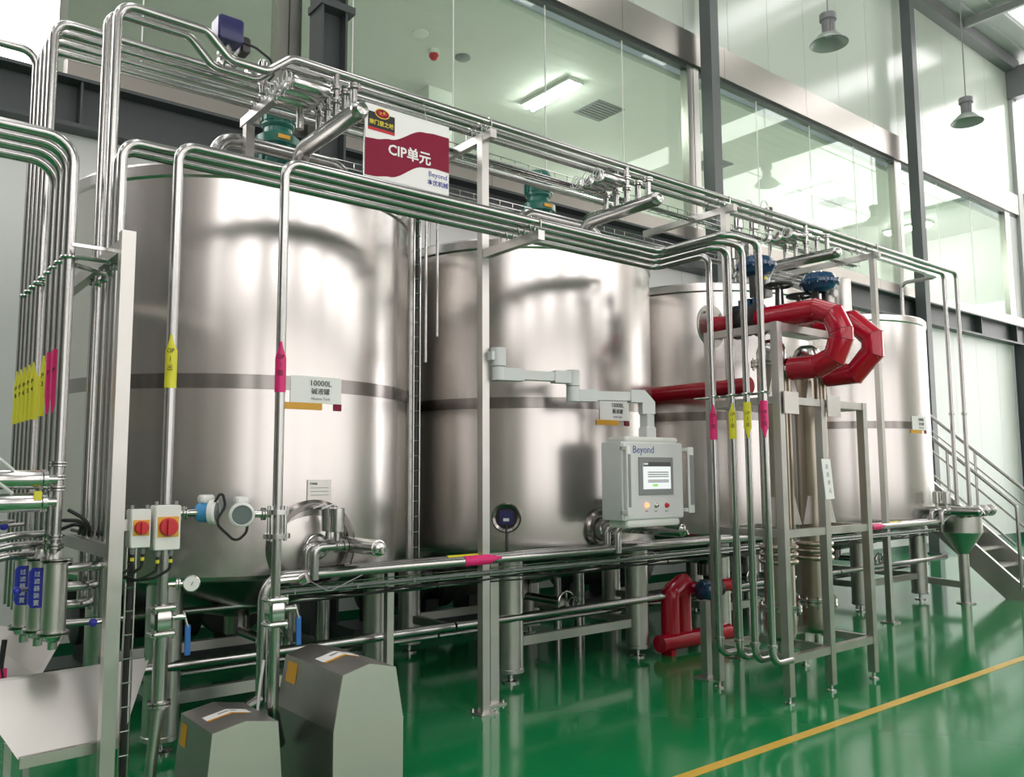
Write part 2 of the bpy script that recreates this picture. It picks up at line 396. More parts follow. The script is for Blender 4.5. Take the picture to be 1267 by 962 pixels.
# far end, opposite side and left end of the hall
struct(MB().box((23.2, WY, 0), (X1, WY + .2, 8.4)), 'wall_end', 'wall', label='grey wall beyond the corner column')
wn = thing('window_6', 'bright daylight glazing beyond the corner column', None, (26, WY, 8.4), kind='structure')
for k in range(4): MB().box((23.55 + k * 2.6, WY + .0, 8.9), (23.55 + k * 2.6 + 2.5, WY + .05, 11.9)).build('pane', 'daylight', wn, smooth=False)
struct(MB().box((X1, Y0, 0), (X1 + .2, WY + .3, ZR)), 'wall_right', 'wall', label='far right end wall of the hall')
struct(MB().box((X0 - .2, Y0, 0), (X0, WY + .3, ZR)), 'wall_left', 'shade', label='left end wall of the hall')
struct(MB().box((X0, Y0 - .2, 0), (X1, Y0, ZR)), 'wall_front', 'warm', label='beige wall of the hall opposite the tanks')
wn = thing('window_7', 'row of tall daylight windows opposite the tanks, with added glowing panes below', None, (5, Y0, 5), kind='structure')
for k in range(7):
    x = -5.0 + k * 3.2
    MB().box((x, Y0 + .0, 4.6), (x + 1.5, Y0 + .03, 7.6)).build('pane', 'daylight', wn, smooth=False)
for k in range(8):  # glowing panes added to brighten the lower halves of the tanks
    x = -1.6 + k * 2.05
    MB().box((x, Y0, 1.0), (x + 1.6, Y0 + .03, 4.0)).build('added_glow_pane', 'fill_glow', wn, smooth=False)
wn = thing('window_9', 'tall glowing panes added in the far right end wall as fill light', None, (X1, 2, 1), kind='structure')  # unseen panes added to throw light on the lower wall
for k in range(4):
    MB().box((X1 - .03, -3.0 + k * 2.8, .8), (X1, -3.0 + k * 2.8 + 2.4, 8.0)).build('pane', 'daylight', wn, smooth=False)
# roof: sheet, ribs, purlins, roof lights
rf = struct(MB().box((X0, Y0, ZR + .06), (X1, WY + .3, ZR + .2)), 'ceiling', 'roof', label='grey corrugated roof sheet')
for k in range(30):
    y = -3.5 + k * .4
    MB().box((X0, y, ZR + .02), (23.9, y + .06, ZR + .06)).build('rib', 'roof', rf, smooth=False)
for k in range(10):
    x = -11 + k * 3.9
    MB().box((x, Y0, ZR - .16), (x + .1, WY + .2, ZR + .02)).build('purlin', 'roof', rf, smooth=False)
MB().box((X0, WY - .25, 11.93), (23.4, WY + .02, ZR + .02)).build('eaves_beam', 'truss', rf, smooth=False)
MB().box((23.15, WY - .8, 11.2), (23.45, WY + .1, 12.0)).build('bracket_plate', 'truss', rf, smooth=False)
wn = thing('window_8', 'translucent daylight strips in the roof', None, (5, 0, ZR), kind='structure')
for x in (-9.5, -4.5, .5, 5.5, 10.5, 15.5, 20.5):
    MB().box((x, -3.2 if x < 5 or x > 20 else 2.7, ZR + .005), (x + 1.3, 7.2, ZR + .02)).build('roof_light', 'daylight', wn, smooth=False)
for k in range(4): MB().box((24.4, -3.4 + k * 2.8, ZR + .005), (33.5, -3.4 + k * 2.8 + 2.7, ZR + .02)).build('roof_light', 'daylight', wn, smooth=False)

# high-bay pendant lamps
def lamp(x, y, z, lab):
    t = thing('pendant_lamp', lab, 'pendant lamp', (x, y, z - .18), 'high-bay pendant lamps')
    MB().lathe((x, y, z - .18), (0, 0, 1), [(.27, 0), (.262, .012), (.14, .14), (.10, .155), (.09, .15), (.13, .13), (.252, .012), (.262, 0)], 28, cap=False).build('shade', 'lampshade', t)
    MB().lathe((x, y, z - .03), (0, 0, 1), [(.085, 0), (.085, .2), (.12, .21), (.12, .3), (.05, .31), (.012, .36)], 20).build('housing', 'mgrey', t)
    for k in range(12):
        a = k * math.pi / 6; MB().beam((x + .085 * math.cos(a), y + .085 * math.sin(a), z - .02), (x + .085 * math.cos(a), y + .085 * math.sin(a), z + .16), .03, .012, (math.cos(a), math.sin(a), 0)).build('fin', 'mgrey', t, smooth=False)
    MB().cyl((x, y, z - .06), (x, y, z - .03), .07).build('bulb', 'lens', t)
    MB().tube([(x, y, z + .3), (x, y, ZR + .03)], .011, 8).build('stem', 'mgrey', t)
lamp(10.96, 6.2, 8.0, 'bell-shaped pendant lamp nearer the middle glass bay')
lamp(15.52, 6.2, 8.03, 'bell-shaped pendant lamp by the far end of the glazing')
lamp(20.1, 6.2, 8.03, 'bell-shaped pendant lamp seen only mirrored in the glass')

# ================================================================== TANKS
TR, TY = 1.2, 6.0
TX = [2.31, 4.93, 7.55, 10.17]
def tank_dir(a):                             # a: degrees, 0 = towards -Y (aisle), positive towards +X
    a = math.radians(a); return V(math.sin(a), -math.cos(a), 0)
def plate(name, mt, parent, cx, a, z, wd, ht, off=.004, th=.003, sec=8):
    """thin plate bent round the tank shell"""
    da = wd / TR; r0, r1 = TR + off, TR + off + th; mb = MB(); vs = []
    for i in range(sec + 1):
        d = tank_dir(a + math.degrees(-da / 2 + da * i / sec))
        for r in (r0, r1):
            for zz in (z - ht / 2, z + ht / 2): vs.append(V(cx, TY, zz) + d * r)
    fs = []
    for i in range(sec):
        b = 4 * i; fs += [(b + 2, b + 3, b + 7, b + 6), (b, b + 4, b + 5, b + 1), (b + 1, b + 5, b + 7, b + 3), (b, b + 2, b + 6, b + 4)]
    fs += [(0, 1, 3, 2), (4 * sec, 4 * sec + 2, 4 * sec + 3, 4 * sec + 1)]
    mb.add(vs, fs); return mb.build(name, mt, parent)
def ttext(s, size, parent, cx, a, z, mt, bold=0):
    d = tank_dir(a); xd = V(math.cos(math.radians(a)), math.sin(math.radians(a)), 0)
    text(s, size, V(cx, TY, z) + d * (TR + .010), xd, (0, 0, 1), mt, parent, bold=bold)
def make_tank(i, label):
    cx = TX[i]; t = thing('storage_tank', label, 'tank', (cx, TY, 0), 'row of four upright steel tanks')
    o = V(cx, TY, 0)
    body = MB().lathe(o, (0, 0, 1), [(TR - .03, .985), (TR - .008, .997), (TR, 1.02), (TR, 3.40)], 96, cap=False).build('shell', 'tank', t, angle=18)
    MB().lathe(o, (0, 0, 1), [(TR + .001, 3.395), (TR + .012, 3.41), (TR + .012, 3.475), (TR + .002, 3.49), (TR - .05, 3.50)], 96, cap=False).build('top_rim', 'tank', t)
    MB().lathe(o, (0, 0, 1), [(TR - .05, 3.498), (.6, 3.58), (.12, 3.66), (0, 3.665)], 64, cap=False).build('lid', 'tank', t)
    MB().lathe(o, (0, 0, 1), [(TR - .002, 2.118), (TR + .004, 2.118), (TR + .004, 2.205), (TR - .002, 2.205)], 96, cap=False).build('band', 'band', t, angle=30)
    MB().lathe(o, (0, 0, 1), [(TR - .03, .985), (TR - .12, .95), (.5, .72), (.09, .62), (.09, .5), (0, .5)], 64, cap=False).build('bottom_cone', 'band', t)
    for sx in (-1, 1):
        for sy in (-1, 1):
            p = o + V(.72 * sx, .74 * sy, 0)
            lg = MB().lathe(p, (0, 0, 1), [(.10, .075), (.106, .08), (.106, .105), (.102, .11), (.102, 1.0)], 24).build('leg', 'satin', t)
            MB().lathe(p, (0, 0, 1), [(.07, 0), (.07, .012), (.02, .02), (.02, .08)], 16).build('foot', 'fitting', lg)
            if sx < 0: MB().beam(p + V(.1, 0, .30), p + V(1.34, 0, .30), .05, .07).build('brace', 'satin', t, smooth=False)
            if sy < 0: MB().beam(p + V(0, .1, .30), p + V(0, 1.38, .30), .05, .07).build('brace', 'satin', t, smooth=False)
    # name plate: white sheet over an amber and maroon strip
    return t
def name_plate(t, cx, a, z, lines, s=1.0):
    wd, ht = .34 * s, .165 * s
    p = plate('name_plate', 'white', t, cx, a, z, wd, ht)
    p['label'] = 'white name plate with amber strip'
    plate('amber_strip', 'amber', p, cx, a - 4, z - ht * .5 - .02 * s, wd * .70, .042 * s)
    plate('maroon_corner', 'maroon', p, cx, a + 7.0 * s, z - ht * .5 - .02 * s, wd * .16, .042 * s)
    ttext(lines[0], .05 * s, p, cx, a + 1, z + .04 * s, 'ink', 0)
    ttext(lines[1], .042 * s, p, cx, a + 1, z - .012 * s, 'ink', 0)
    ttext(lines[2], .024 * s, p, cx, a + 1, z - .055 * s, 'mgrey')
tanks = [make_tank(0, 'steel tank behind the hanging sign, with round manway and 10000L plate'),
         make_tank(1, 'steel tank behind the grey control cabinet and its swing arm'),
         make_tank(2, 'steel tank partly hidden behind the red pipes and heat exchangers'),
         make_tank(3, 'steel tank beside the funnel and the staircase')]
def ang_of(i, x, y):
    """angle round tank i and height of the shell point under a photo pixel"""
    d = at(x, y, Y=5.0) - Vector(EYE); e = Vector(EYE); c = V(TX[i], TY, 0)
    dx, dy = d.x, d.y; ox, oy = e.x - c.x, e.y - c.y
    A = dx * dx + dy * dy; B = 2 * (ox * dx + oy * dy); C = ox * ox + oy * oy - TR * TR
    s = (-B - math.sqrt(max(0, B * B - 4 * A * C))) / (2 * A); p = e + d * s
    return math.degrees(math.atan2(p.x - c.x, -(p.y - c.y))), p.z
a, z = ang_of(0, 392, 483); name_plate(tanks[0], TX[0], a, z, ('10000L', '碱液罐', 'Alkaline Tank'))
a, z = ang_of(1, 761, 508); name_plate(tanks[1], TX[1], a, z, ('10000L', '酸液罐', 'Acid Tank'))
a, z = ang_of(3, 1138, 524); name_plate(tanks[3], TX[3], a, z, ('10000L', '清水罐', 'Water Tank'))
# small riveted data plate on the first tank
a, z = ang_of(0, 395, 607); p = plate('data_plate', 'sheet', tanks[0], TX[0], a, z, .16, .13)
ttext('TANK', .02, p, TX[0], a - 2, z + .04, 'ink')
for k in range(3): plate('data_line', 'mgrey', p, TX[0], a, z + .015 - k * .022, .12, .004, off=.0072, th=.0008, sec=3)
def manway(i, x, y, R):
    a, z = ang_of(i, x, y); d = tank_dir(a); o = V(TX[i], TY, z); t = tanks[i]
    mw = MB().lathe(o + d * (TR - .06), d, [(R, 0), (R, .085), (R - .018, .10), (R - .05, .10), (R - .055, .085), (R - .055, .02)], 40, cap=False).build('manway_ring', 'band', t)
    MB().lathe(o + d * (TR - .03), d, [(R - .056, 0), (R - .07, .02), (R * .5, .045), (0, .055)], 36, cap=False).build('manway_door', 'sheet', mw)
    MB().torus(o + d * (TR + .07), d, .07, .01).build('hand_wheel', 'fitting', mw)
    MB().cyl(o + d * TR, o + d * (TR + .08), .015).build('spindle', 'fitting', mw)
    return mw
manway(0, 386, 676, .28); manway(1, 745, 655, .17)
# level display in a recessed port on the second tank
a, z = ang_of(1, 627, 641); d = tank_dir(a); o = V(TX[1], TY, z)
pr = MB().lathe(o + d * (TR - .08), d, [(.115, 0), (.115, .11), (.105, .125), (.085, .115), (.085, .085)], 32, cap=False).build('gauge_port', 'band', tanks[1])
MB().lathe(o + d * (TR + .004), d, [(.086, 0), (.086, .002)], 32).build('recess_shade', 'darkmetal', pr)  # dark disc painted in for the shade inside the recess
u = V(-d.y, d.x, 0); k = o + d * (TR + .02)
g = MB().beam(k - V(0, 0, .05), k + V(0, 0, .055), .105, .04, d).build('level_display', 'navy', pr, smooth=False)
MB().beam(k - V(0, 0, .025) + d * .021, k + V(0, 0, -.002) + d * .021, .045, .003, d).build('display_window', 'offwhite', g, smooth=False)
MB().tube([k - V(0, 0, .04), k - V(0, 0, .09) + d * .02, k - V(0, 0, .32) + d * .03], .008, 8, bend=.03).build('cable', 'black', g)
# agitator motors
def motor(i, s=1.0):
    cx = TX[i]; o = V(cx + .20, TY - .05, 3.79); t = tanks[i]
    mt = MB().lathe(o, (0, 0, 1), [(.165, 0), (.165, .05), (.13, .06), (.13, .28), (.165, .30), (.165, .36), (.11, .40), (.105, .44)], 24).build('agitator_motor', 'motor', t)
    mt['label'] = 'green agitator motor'
    MB().lathe(o, (0, 0, 1), [(.13, -.22), (.13, 0)], 24).build('pedestal', 'motor', mt)
    MB().lathe(o, (0, 0, 1), [(.11, .44), (.125, .46), (.125, .66), (.11, .69), (.0, .70)], 24).build('motor_body', 'motor', mt)
    for k in range(16):
        a = k * math.pi / 8; e = V(math.cos(a), math.sin(a), 0)
        MB().beam(o + e * .13 + V(0, 0, .48), o + e * .13 + V(0, 0, .65), .008, .03, e.cross(V(0, 0, 1))).build('cooling_fin', 'motor', mt, smooth=False)
    for k in range(8):
        a = k * math.pi / 4 + .2; e = V(math.cos(a), math.sin(a), 0)
        MB().beam(o + e * .142 + V(0, 0, .06), o + e * .142 + V(0, 0, .29), .012, .04, e.cross(V(0, 0, 1))).build('lantern_rib', 'motor', mt, smooth=False)
    MB().cbox(o + V(-.02, -.168, .33), (.09, .012, .03)).build('rating_plate', 'amber', mt, smooth=False)
for i in (0, 1): motor(i)
# lid valve and capped nozzle on the third tank
o = V(TX[2] - .25, TY - .75, 3.5)
n = MB().lathe(o, (0, 0, 1), [(.09, 0), (.09, .12), (.12, .13), (.12, .16), (.09, .17), (.09, .32), (.115, .33), (.115, .5), (.02, .52)], 24).build('lid_nozzle', 'fitting', tanks[2])
MB().tube([o + V(-.1, -.02, .2), o + V(-.24, -.05, .28), o + V(-.3, -.05, .27), o + V(-.3, -.05, .02)], .012, 8, bend=.03).build('lever', 'fitting', n)
# bent pipes rising from the lids behind the overhead lines
for i, (xo, r) in enumerate(((-.42, .05), (-.40, .05))):
    cx = TX[i]; mt = MB().tube([(cx + xo, 5.5, 3.5), (cx + xo, 5.5, 3.88), (cx + .55, 5.5, 3.88), (cx + .55, 5.5, 3.5)], r, 16, bend=.14).build('vent_pipe', 'pipe', tanks[i])
# vertical cable ladder and edge tube clipped to the right of tanks one and two
def cable_ladder(x, y, z0, z1, lab, wd=.05):
    t = thing('cable_ladder', lab, 'cable ladder', (x, y, z0))
    for sx in (-1, 1): MB().tube([(x + sx * wd / 2, y, z0), (x + sx * wd / 2, y, z1)], .004, 6).build('rail', 'fitting', t)
    n = int((z1 - z0) / .105)
    for k in range(n): MB().tube([(x - wd / 2, y, z0 + .05 + k * .105), (x + wd / 2, y, z0 + .05 + k * .105)], .004, 6).build('rung', 'fitting', t)
    MB().tube([(x + .005, y + .012, z0), (x, y + .012, (z0 + z1) / 2), (x + .004, y + .012, z1)], .014, 8).build('cable', 'black', t)
    return t
p = at(516, 450, Y=5.02); cable_ladder(p.x, p.y, .95, 3.5, 'thin upright cable ladder in the gap beside the sign-fronted tank')
p = at(508, 450, Y=5.06); tag(MB().beam((p.x, p.y, .93), (p.x, p.y, 3.45), .035, .025).build('edge_bar', 'satin', smooth=False), 'flat upright steel bar beside the thin cable ladder', 'bar')
for x in (527, 541):
    p = at(x, 350, Y=5.15)
    pipe('sample_pipe', [(p.x, p.y, 2.62 if x > 530 else 2.42), (p.x, p.y, 3.75)], .011, ('shorter' if x > 530 else 'longer') + ' thin upright tube in the gap beside the cable ladder', 'pipe', 'thin tubes between the tanks')
for i, (x, y) in enumerate(((863, 500), (873, 600))):
    pass
p = at(878, 520, Y=4.72); cable_ladder(p.x, p.y, .95, 2.6, 'thin upright cable ladder beside the control cabinet')

# ================================================================== PIPE SUPPORTS
def support(label, x, y, z_top, arms, base=True, s=.06, z0=0.0):
    t = thing('pipe_support', label, 'pipe support', (x, y, z0), 'steel pipe supports')
    MB().box((x - s / 2, y - s / 2, z0 + (.012 if base else 0)), (x + s / 2, y + s / 2, z_top)).build('post', 'satin', t, smooth=False)
    if base:
        bp = MB().box((x - .075, y - .075, z0), (x + .075, y + .075, z0 + .012)).build('base_plate', 'satin', t, smooth=False)
        for dx in (-.055, .055):
            for dy in (-.055, .055): MB().cyl((x + dx, y + dy, z0 + .01), (x + dx, y + dy, z0 + .03), .009, 8).build('bolt', 'fitting', bp)
    for (z, ya, yb) in arms:
        a = MB().box((x - .025, ya, z - .04), (x + .025, yb, z + .02)).build('arm', 'satin', t, smooth=False)
        MB().box((x - .027, ya - .006, z - .042), (x + .027, ya, z + .022)).build('end_cap', 'sheet', a, smooth=False)
    return t
def ubolts(t, x, ys, z, r):
    for y in ys:
        MB().tube([(x, y - r - .006, z - .05), (x, y - r - .006, z + r * .2), (x, y, z + r + .014), (x, y + r + .006, z + r * .2), (x, y + r + .006, z - .05)], .005, 6, bend=.02).build('u_bolt', 'fitting', t)
AY = [4.63, 4.75, 4.87]; AZ = 4.12; BY = [5.0, 5.12, 5.25, 5.38]; BZ = 4.10
CYs = [4.10, 4.21, 4.33, 4.46]; CZ = 3.255; PR = .025
t = support('tall pipe support post with two arms beside the hanging sign', 3.53, 4.70, 4.03, [(4.03, 4.58, 5.45), (3.17, 4.07, 4.68)])
ubolts(t, 3.53, AY + BY[2:], AZ, PR); ubolts(t, 3.53, CYs, CZ, PR)
t = support('pipe support post with one long arm beside the blue valves', 6.29, 4.66, 4.03, [(4.03, 4.55, 5.65)]); ubolts(t, 6.29, AY, AZ, PR)
t = support('pipe support post behind the red bends, by the tank next to the stairs', 8.95, 4.66, 4.03, [(4.03, 4.58, 5.85)]); ubolts(t, 8.95, AY, AZ, PR)
t = support('short pipe support standing on the lid of the first tank', 2.08, 5.42, 3.97, [(4.03, 4.74, 5.52)], base=False, z0=3.52); ubolts(t, 2.08, BY, BZ, PR)
t = support('short square stanchion carrying the long low pipe', 3.72, 4.86, .99, [], s=.075)
t = support('slim square stanchion beside the cable ladder and edge bar', 2.98, 5.03, .96, [], s=.05)
# free-standing frame post at the left with long arm for the pipe bundle
t = thing('pipe_support', 'tall bright frame post with switch boxes on it', 'pipe support', (1.0, 4.05, 0), 'steel pipe supports')
MB().box((.97, 4.02, .0), (1.03, 4.08, 2.72)).build('post', 'satin', t, smooth=False)
MB().box((.975, 4.08, 2.63), (1.025, 5.5, 2.69)).build('arm', 'satin', t, smooth=False)
MB().box((.975, 4.08, 1.24), (1.025, 5.2, 1.30)).build('arm', 'satin', t, smooth=False)
MB().box((1.03, 4.035, 1.36), (1.14, 4.065, 1.41)).build('bracket', 'satin', t, smooth=False)
MB().box((.80, 4.2, 2.655), (.975, 4.215, 2.67)).build('clamp_bar', 'fitting', t, smooth=False)
MB().box((.93, 3.98, 0), (1.07, 4.12, .012)).build('base_plate', 'satin', t, smooth=False)
for k in range(9):
    y = 4.3 + k * .135; MB().torus((.81, y, 2.62), (0, 0, 1), .034, .008, 14, 6).build('pipe_clamp', 'fitting', t)
    if k: MB().tube([(.81, y - .1, 2.62), (.81, y - .035, 2.62)], .007, 6).build('clamp_link', 'fitting', t)
for y in (4.33, 4.46, 4.63, 4.75):
    MB().torus((1.05, y, 2.60), (0, 0, 1), .034, .008, 14, 6).build('pipe_clamp', 'fitting', t)
    MB().tube([(1.0, y, 2.63), (1.0, y, 2.60), (1.03, y, 2.60)], .007, 6).build('clamp_link', 'fitting', t)
for k, (z, ) in enumerate(((2.66,), (2.62,))):
    MB().cyl((.84, 4.30, 2.63 - k * .04), (.99, 4.30 + k * .1, 2.63 - k * .04), .012, 10).build('clamp_bolt', 'fitting', t)
# black cable ladder strapped behind the frame post
p = at(150, 860, Y=4.15); cable_ladder(1.09, 4.12, .0, 1.28, 'black cable ladder running down behind the bright frame post', .04)

# ================================================================== OVERHEAD PIPES
def sticker(parent, x, y, z, r, up, mt, words, face=232, ln=.26):
    """arrow-shaped label wrapped round an upright pipe; face = compass angle it looks to"""
    s = 1 if up else -1; rows = [(-ln / 2, 85), (ln * .2, 85), (ln * .2, 125), (ln * .5, 12)]
    vs = []; n = 10
    for dz, ha in rows:
        for k in range(n + 1):
            a = math.radians(face + ha * (2 * k / n - 1)); vs.append((x + (r + .003) * math.cos(a), y + (r + .003) * math.sin(a), z + s * dz))
    fs = []
    for i in (0, 2):
        for k in range(n): fs.append((i * (n + 1) + k, i * (n + 1) + k + 1, (i + 1) * (n + 1) + k + 1, (i + 1) * (n + 1) + k))
    o = MB().add(vs, fs).build('flow_arrow', mt, parent, smooth=True); o['label'] = ('yellow' if mt == 'yellow' else 'pink') + ' arrow sticker'
    f = V(math.cos(math.radians(face)), math.sin(math.radians(face)), 0); xd = V(-f.y, f.x, 0)
    for k, wd in enumerate(words):
        text(wd, .030 if len(wd) > 1 else .034, V(x, y, z + .05 - .042 * k) + f * (r + .005), xd, (0, 0, 1), 'ink', o, sx=.8)
    return o
gA = 'overhead lines on the upper arms'
a1 = pipe('overhead_pipe', [(1.05, 4.63, .95), (1.05, 4.63, AZ), (1.52, 4.63, AZ), (1.66, 4.63, AZ - .13), (1.88, 4.63, AZ - .13), (2.03, 4.63, AZ), (10.97, 4.63, AZ), (10.97, 4.63, 1.06)], PR,
          'uppermost front pipe that dips, then crosses the whole row and drops to the funnel', group=gA)
a2 = pipe('overhead_pipe', [(1.03, 4.75, .95), (1.03, 4.75, AZ), (1.46, 4.75, AZ), (1.60, 4.75, AZ - .14), (1.86, 4.75, AZ - .14), (2.0, 4.75, AZ), (10.9, 4.75, AZ), (10.9, 4.75, 1.2)], PR,
          'second upper pipe running close behind the uppermost front pipe', group=gA)
a3 = pipe('overhead_pipe', [(2.2, 4.87, 3.8), (2.2, 4.87, AZ), (11.0, 4.87, AZ), (11.0, 5.35, AZ), (11.0, 5.35, 3.47)], PR,
          'third upper pipe that turns back and drops into the tank by the stairs', group=gA)
for x in (10.97,):
    mb = MB(); collar(mb, (10.97, 4.63, 2.33), (0, 0, 1), PR); mb.build('clamp', 'fitting', a1)
mb = MB(); collar(mb, (10.9, 4.75, 2.33), (0, 0, 1), PR); mb.build('clamp', 'fitting', a2)
gB = 'rear overhead lines from the upright bundle'
bp = []
for k, (y, xe) in enumerate(zip(BY, (2.75, 2.9, 5.72, 5.6))):
    end = [(xe, y, BZ), (xe, y, 3.47)] if k < 2 else [(xe, y, BZ), (xe, y + .55 - .1 * (k - 2), BZ), (xe, y + .55 - .1 * (k - 2), 3.45)]
    bp.append(pipe('riser_pipe', [(.815, y, .9), (.815, y, BZ)] + end, PR, ('fifth', 'sixth', 'seventh', 'eighth')[k] + ' pipe of the upright bundle counted from the frame post', group=gB))
bp.append(pipe('riser_pipe', [(-4, 5.50, 4.12), (.815, 5.50, 4.12), (.815, 5.50, .9)], PR, 'last pipe of the upright bundle, turning off above the girder away from the tanks'))
gD = 'upright bundle pipes'
dp = []
for k, y in enumerate((4.30, 4.43, 4.56, 4.70)):
    dp.append(pipe('bundle_pipe', [(-4, y, 3.195), (.81, y, 3.195), (.81, y, 1.62 if k == 0 else .9)], PR + .001, ('first', 'second', 'third', 'fourth')[k] + ' pipe of the upright bundle counted from the frame post', group=gD, bend=.12))
gC = 'front lines on the lower arm'
cp = []
dropx = [1.775, 1.262, 1.03, 1.04]; cornx = [4.735, 4.823, 4.945, 5.085]; yn = [3.50, 3.64, 3.77, 3.93]
clab = ['front overhead pipe ending in the drop with the pink arrow', 'front overhead pipe ending in the drop with the yellow CIP arrow',
        'front overhead pipe dropping beside the bright frame post', 'innermost of the four front overhead pipes, closest to the tanks']
for k in range(4):
    y = CYs[k]; tail = [(cornx[k], y, CZ), (cornx[k], yn[k], CZ)]
    tail += [(5.10, yn[k], CZ), (5.10, yn[k], .30), (5.32, yn[k], .30)] if k < 3 else [(5.085, yn[k], .30), (5.32, yn[k], .30)]
    z0 = (.78, .52, .95, .95)[k]
    cp.append(pipe('overhead_pipe', [(dropx[k], y, z0), (dropx[k], y, CZ)] + tail, PR, clab[k], group=gC, bend=.085))
for k in range(4):
    mb = MB(); collar(mb, (5.10 if k < 3 else 5.085, yn[k], .42), (0, 0, 1), PR, .012); mb.build('clamp', 'fitting', cp[k])
p = at(350, 455, Y=4.1); sticker(cp[0], dropx[0], 4.10, p.z, PR, True, 'pink', ('CIP', '1', '回'), face=245)
p = at(214, 448, Y=4.21); sticker(cp[1], dropx[1], 4.21, p.z, PR, True, 'yellow', ('CIP', '1', '出'), face=245)
for k, (c, up, wds) in enumerate((('pink', False, ('CIP', '2', '回')), ('yellow', False, ('CIP', '2', '出')), ('yellow', True, ('CIP', '1', '出')), ('pink', True, ('CIP', '1', '回')))):
    sticker(cp[k], 5.10 if k < 3 else 5.085, yn[k], 1.98, PR, up, c, wds, face=218)
bundle = dp + bp
for k, o in enumerate(bundle):
    y = (4.30, 4.43, 4.56, 4.70, 5.0, 5.12, 5.25, 5.38, 5.50)[k]; x = .81 if k < 4 else .815
    if k == 0: continue
    sticker(o, x, y, 2.05, PR, k > 2, 'pink' if k < 3 else 'yellow', ('P', '%d' % k) if k > 2 else ('P',), face=225, ln=.30)
# clamp rail on the four drops to the heat exchangers
t = thing('clamp_rail', 'thin rail with pipe clamps across the four drops to the heat exchangers', 'pipe clamp', (5.10, 3.7, 2.16))
MB().tube([(5.15, 3.48, 2.17), (5.15, 4.15, 2.17)], .009, 8).build('rail', 'fitting', t)
for y in yn: MB().torus((5.10, y, 2.17), (0, 0, 1), .033, .008, 14, 6).build('ring', 'fitting', t)

# ------------------------------------------------------------------ manifolds over the tanks, with valves
def manifold(i, label):
    x = TX[i]; y0 = 4.30; z = 3.75
    t = thing('manifold', label, 'manifold', (x, 5.1, 3.47), 'domed manifolds above the tanks')
    MB().tube([(x, y0, z), (x, 5.12, z), (x, 5.12, 3.47)], .055, 20, bend=.15, n=8).build('header', 'pipe', t, angle=50)
    MB().lathe((x, y0, z), (0, -1, 0), [(.055, 0), (.057, .003), (.055, .01), (.05, .03), (.035, .046), (.0, .053)], 24, cap=False).build('domed_end', 'fitting', t)
    for k, y in enumerate(AY):
        n = MB().tube([(x + .02, y, z + .03), (x + .02, y, AZ)], .022, 14).build('branch', 'pipe', t)
        [collar(MB(), (x + .02, y, AZ - q), (0, 0, 1), .024).build('clamp', 'fitting', n) for q in (.10, .19)]
        # actuator lying towards -X
        v = MB().lathe((x - .01, y, AZ - .145), (-1, 0, 0), [(.02, 0), (.02, .03), (.05, .035), (.05, .25), (.042, .265), (0, .27)], 20, cap=False).build('actuator', 'fitting', n)
        pts = []
        for q in range(28):
            a = q * math.pi / 7; pts.append(V(x - .285 - .0022 * q, y + .05 * math.cos(a), AZ - .145 + .05 * math.sin(a)))
        MB().tube(pts, .004, 6).build('air_hose', 'hose', v)
    for y in (4.40, 4.51):
        n = MB().tube([(x + .02, y, z + .03), (x + .02, y, z + .19)], .022, 14).build('nozzle', 'pipe', t)
        mb = MB(); collar(mb, (x + .02, y, z + .19), (0, 0, 1), .027); mb.build('cap', 'fitting', n)
    return t
manifold(0, 'domed manifold pipe with valves beside the emblem of the hanging sign')
manifold(1, 'domed manifold pipe with valves above the tank behind the control cabinet')
manifold(2, 'domed manifold pipe with valves above the blue control valves')
# control valve with a navy head above the dipping pipes
t = thing('control_valve', 'valve with square navy head standing above the dipping pipes', 'valve', (1.75, 4.95, 4.06))
MB().lathe((1.75, 4.95, 4.06), (0, 0, 1), [(.03, 0), (.03, .05), (.06, .06), (.06, .08), (.04, .085), (.045, .1), (.06, .11), (.06, .125), (.028, .13), (.028, .19)], 20).build('neck', 'fitting', t)
MB().bbox((1.67, 4.88, 4.25), (1.83, 5.02, 4.40), .012).build('head', 'navy', t)
MB().bbox((1.84, 4.95, 4.24), (1.90, 5.05, 4.34), .01).build('rear_box', 'darkmetal', t)
MB().tube([(1.83, 4.95, 4.3), (1.93, 4.94, 4.28), (2.03, 4.95, 4.24), (2.06, 4.96, 4.15), (2.02, 4.96, 4.1)], .008, 8, bend=.04).build('cable', 'black', t)
t = thing('sensor_valve', 'small steel sensor valve beside the navy valve head', 'valve', (1.98, 4.95, 4.06))
MB().lathe((1.98, 4.95, 4.0), (0, 0, 1), [(.02, 0), (.02, .05), (.035, .06), (.035, .08), (.022, .085), (.022, .13), (.03, .135), (.03, .2), (.018, .22)], 16).build('body', 'fitting', t)
MB().cyl((1.88, 4.95, 4.1), (1.98, 4.95, 4.1), .02).build('side_body', 'fitting', t); MB().cyl((1.87, 4.95, 4.1), (1.89, 4.95, 4.1), .032).build('ferrule', 'fitting', t)
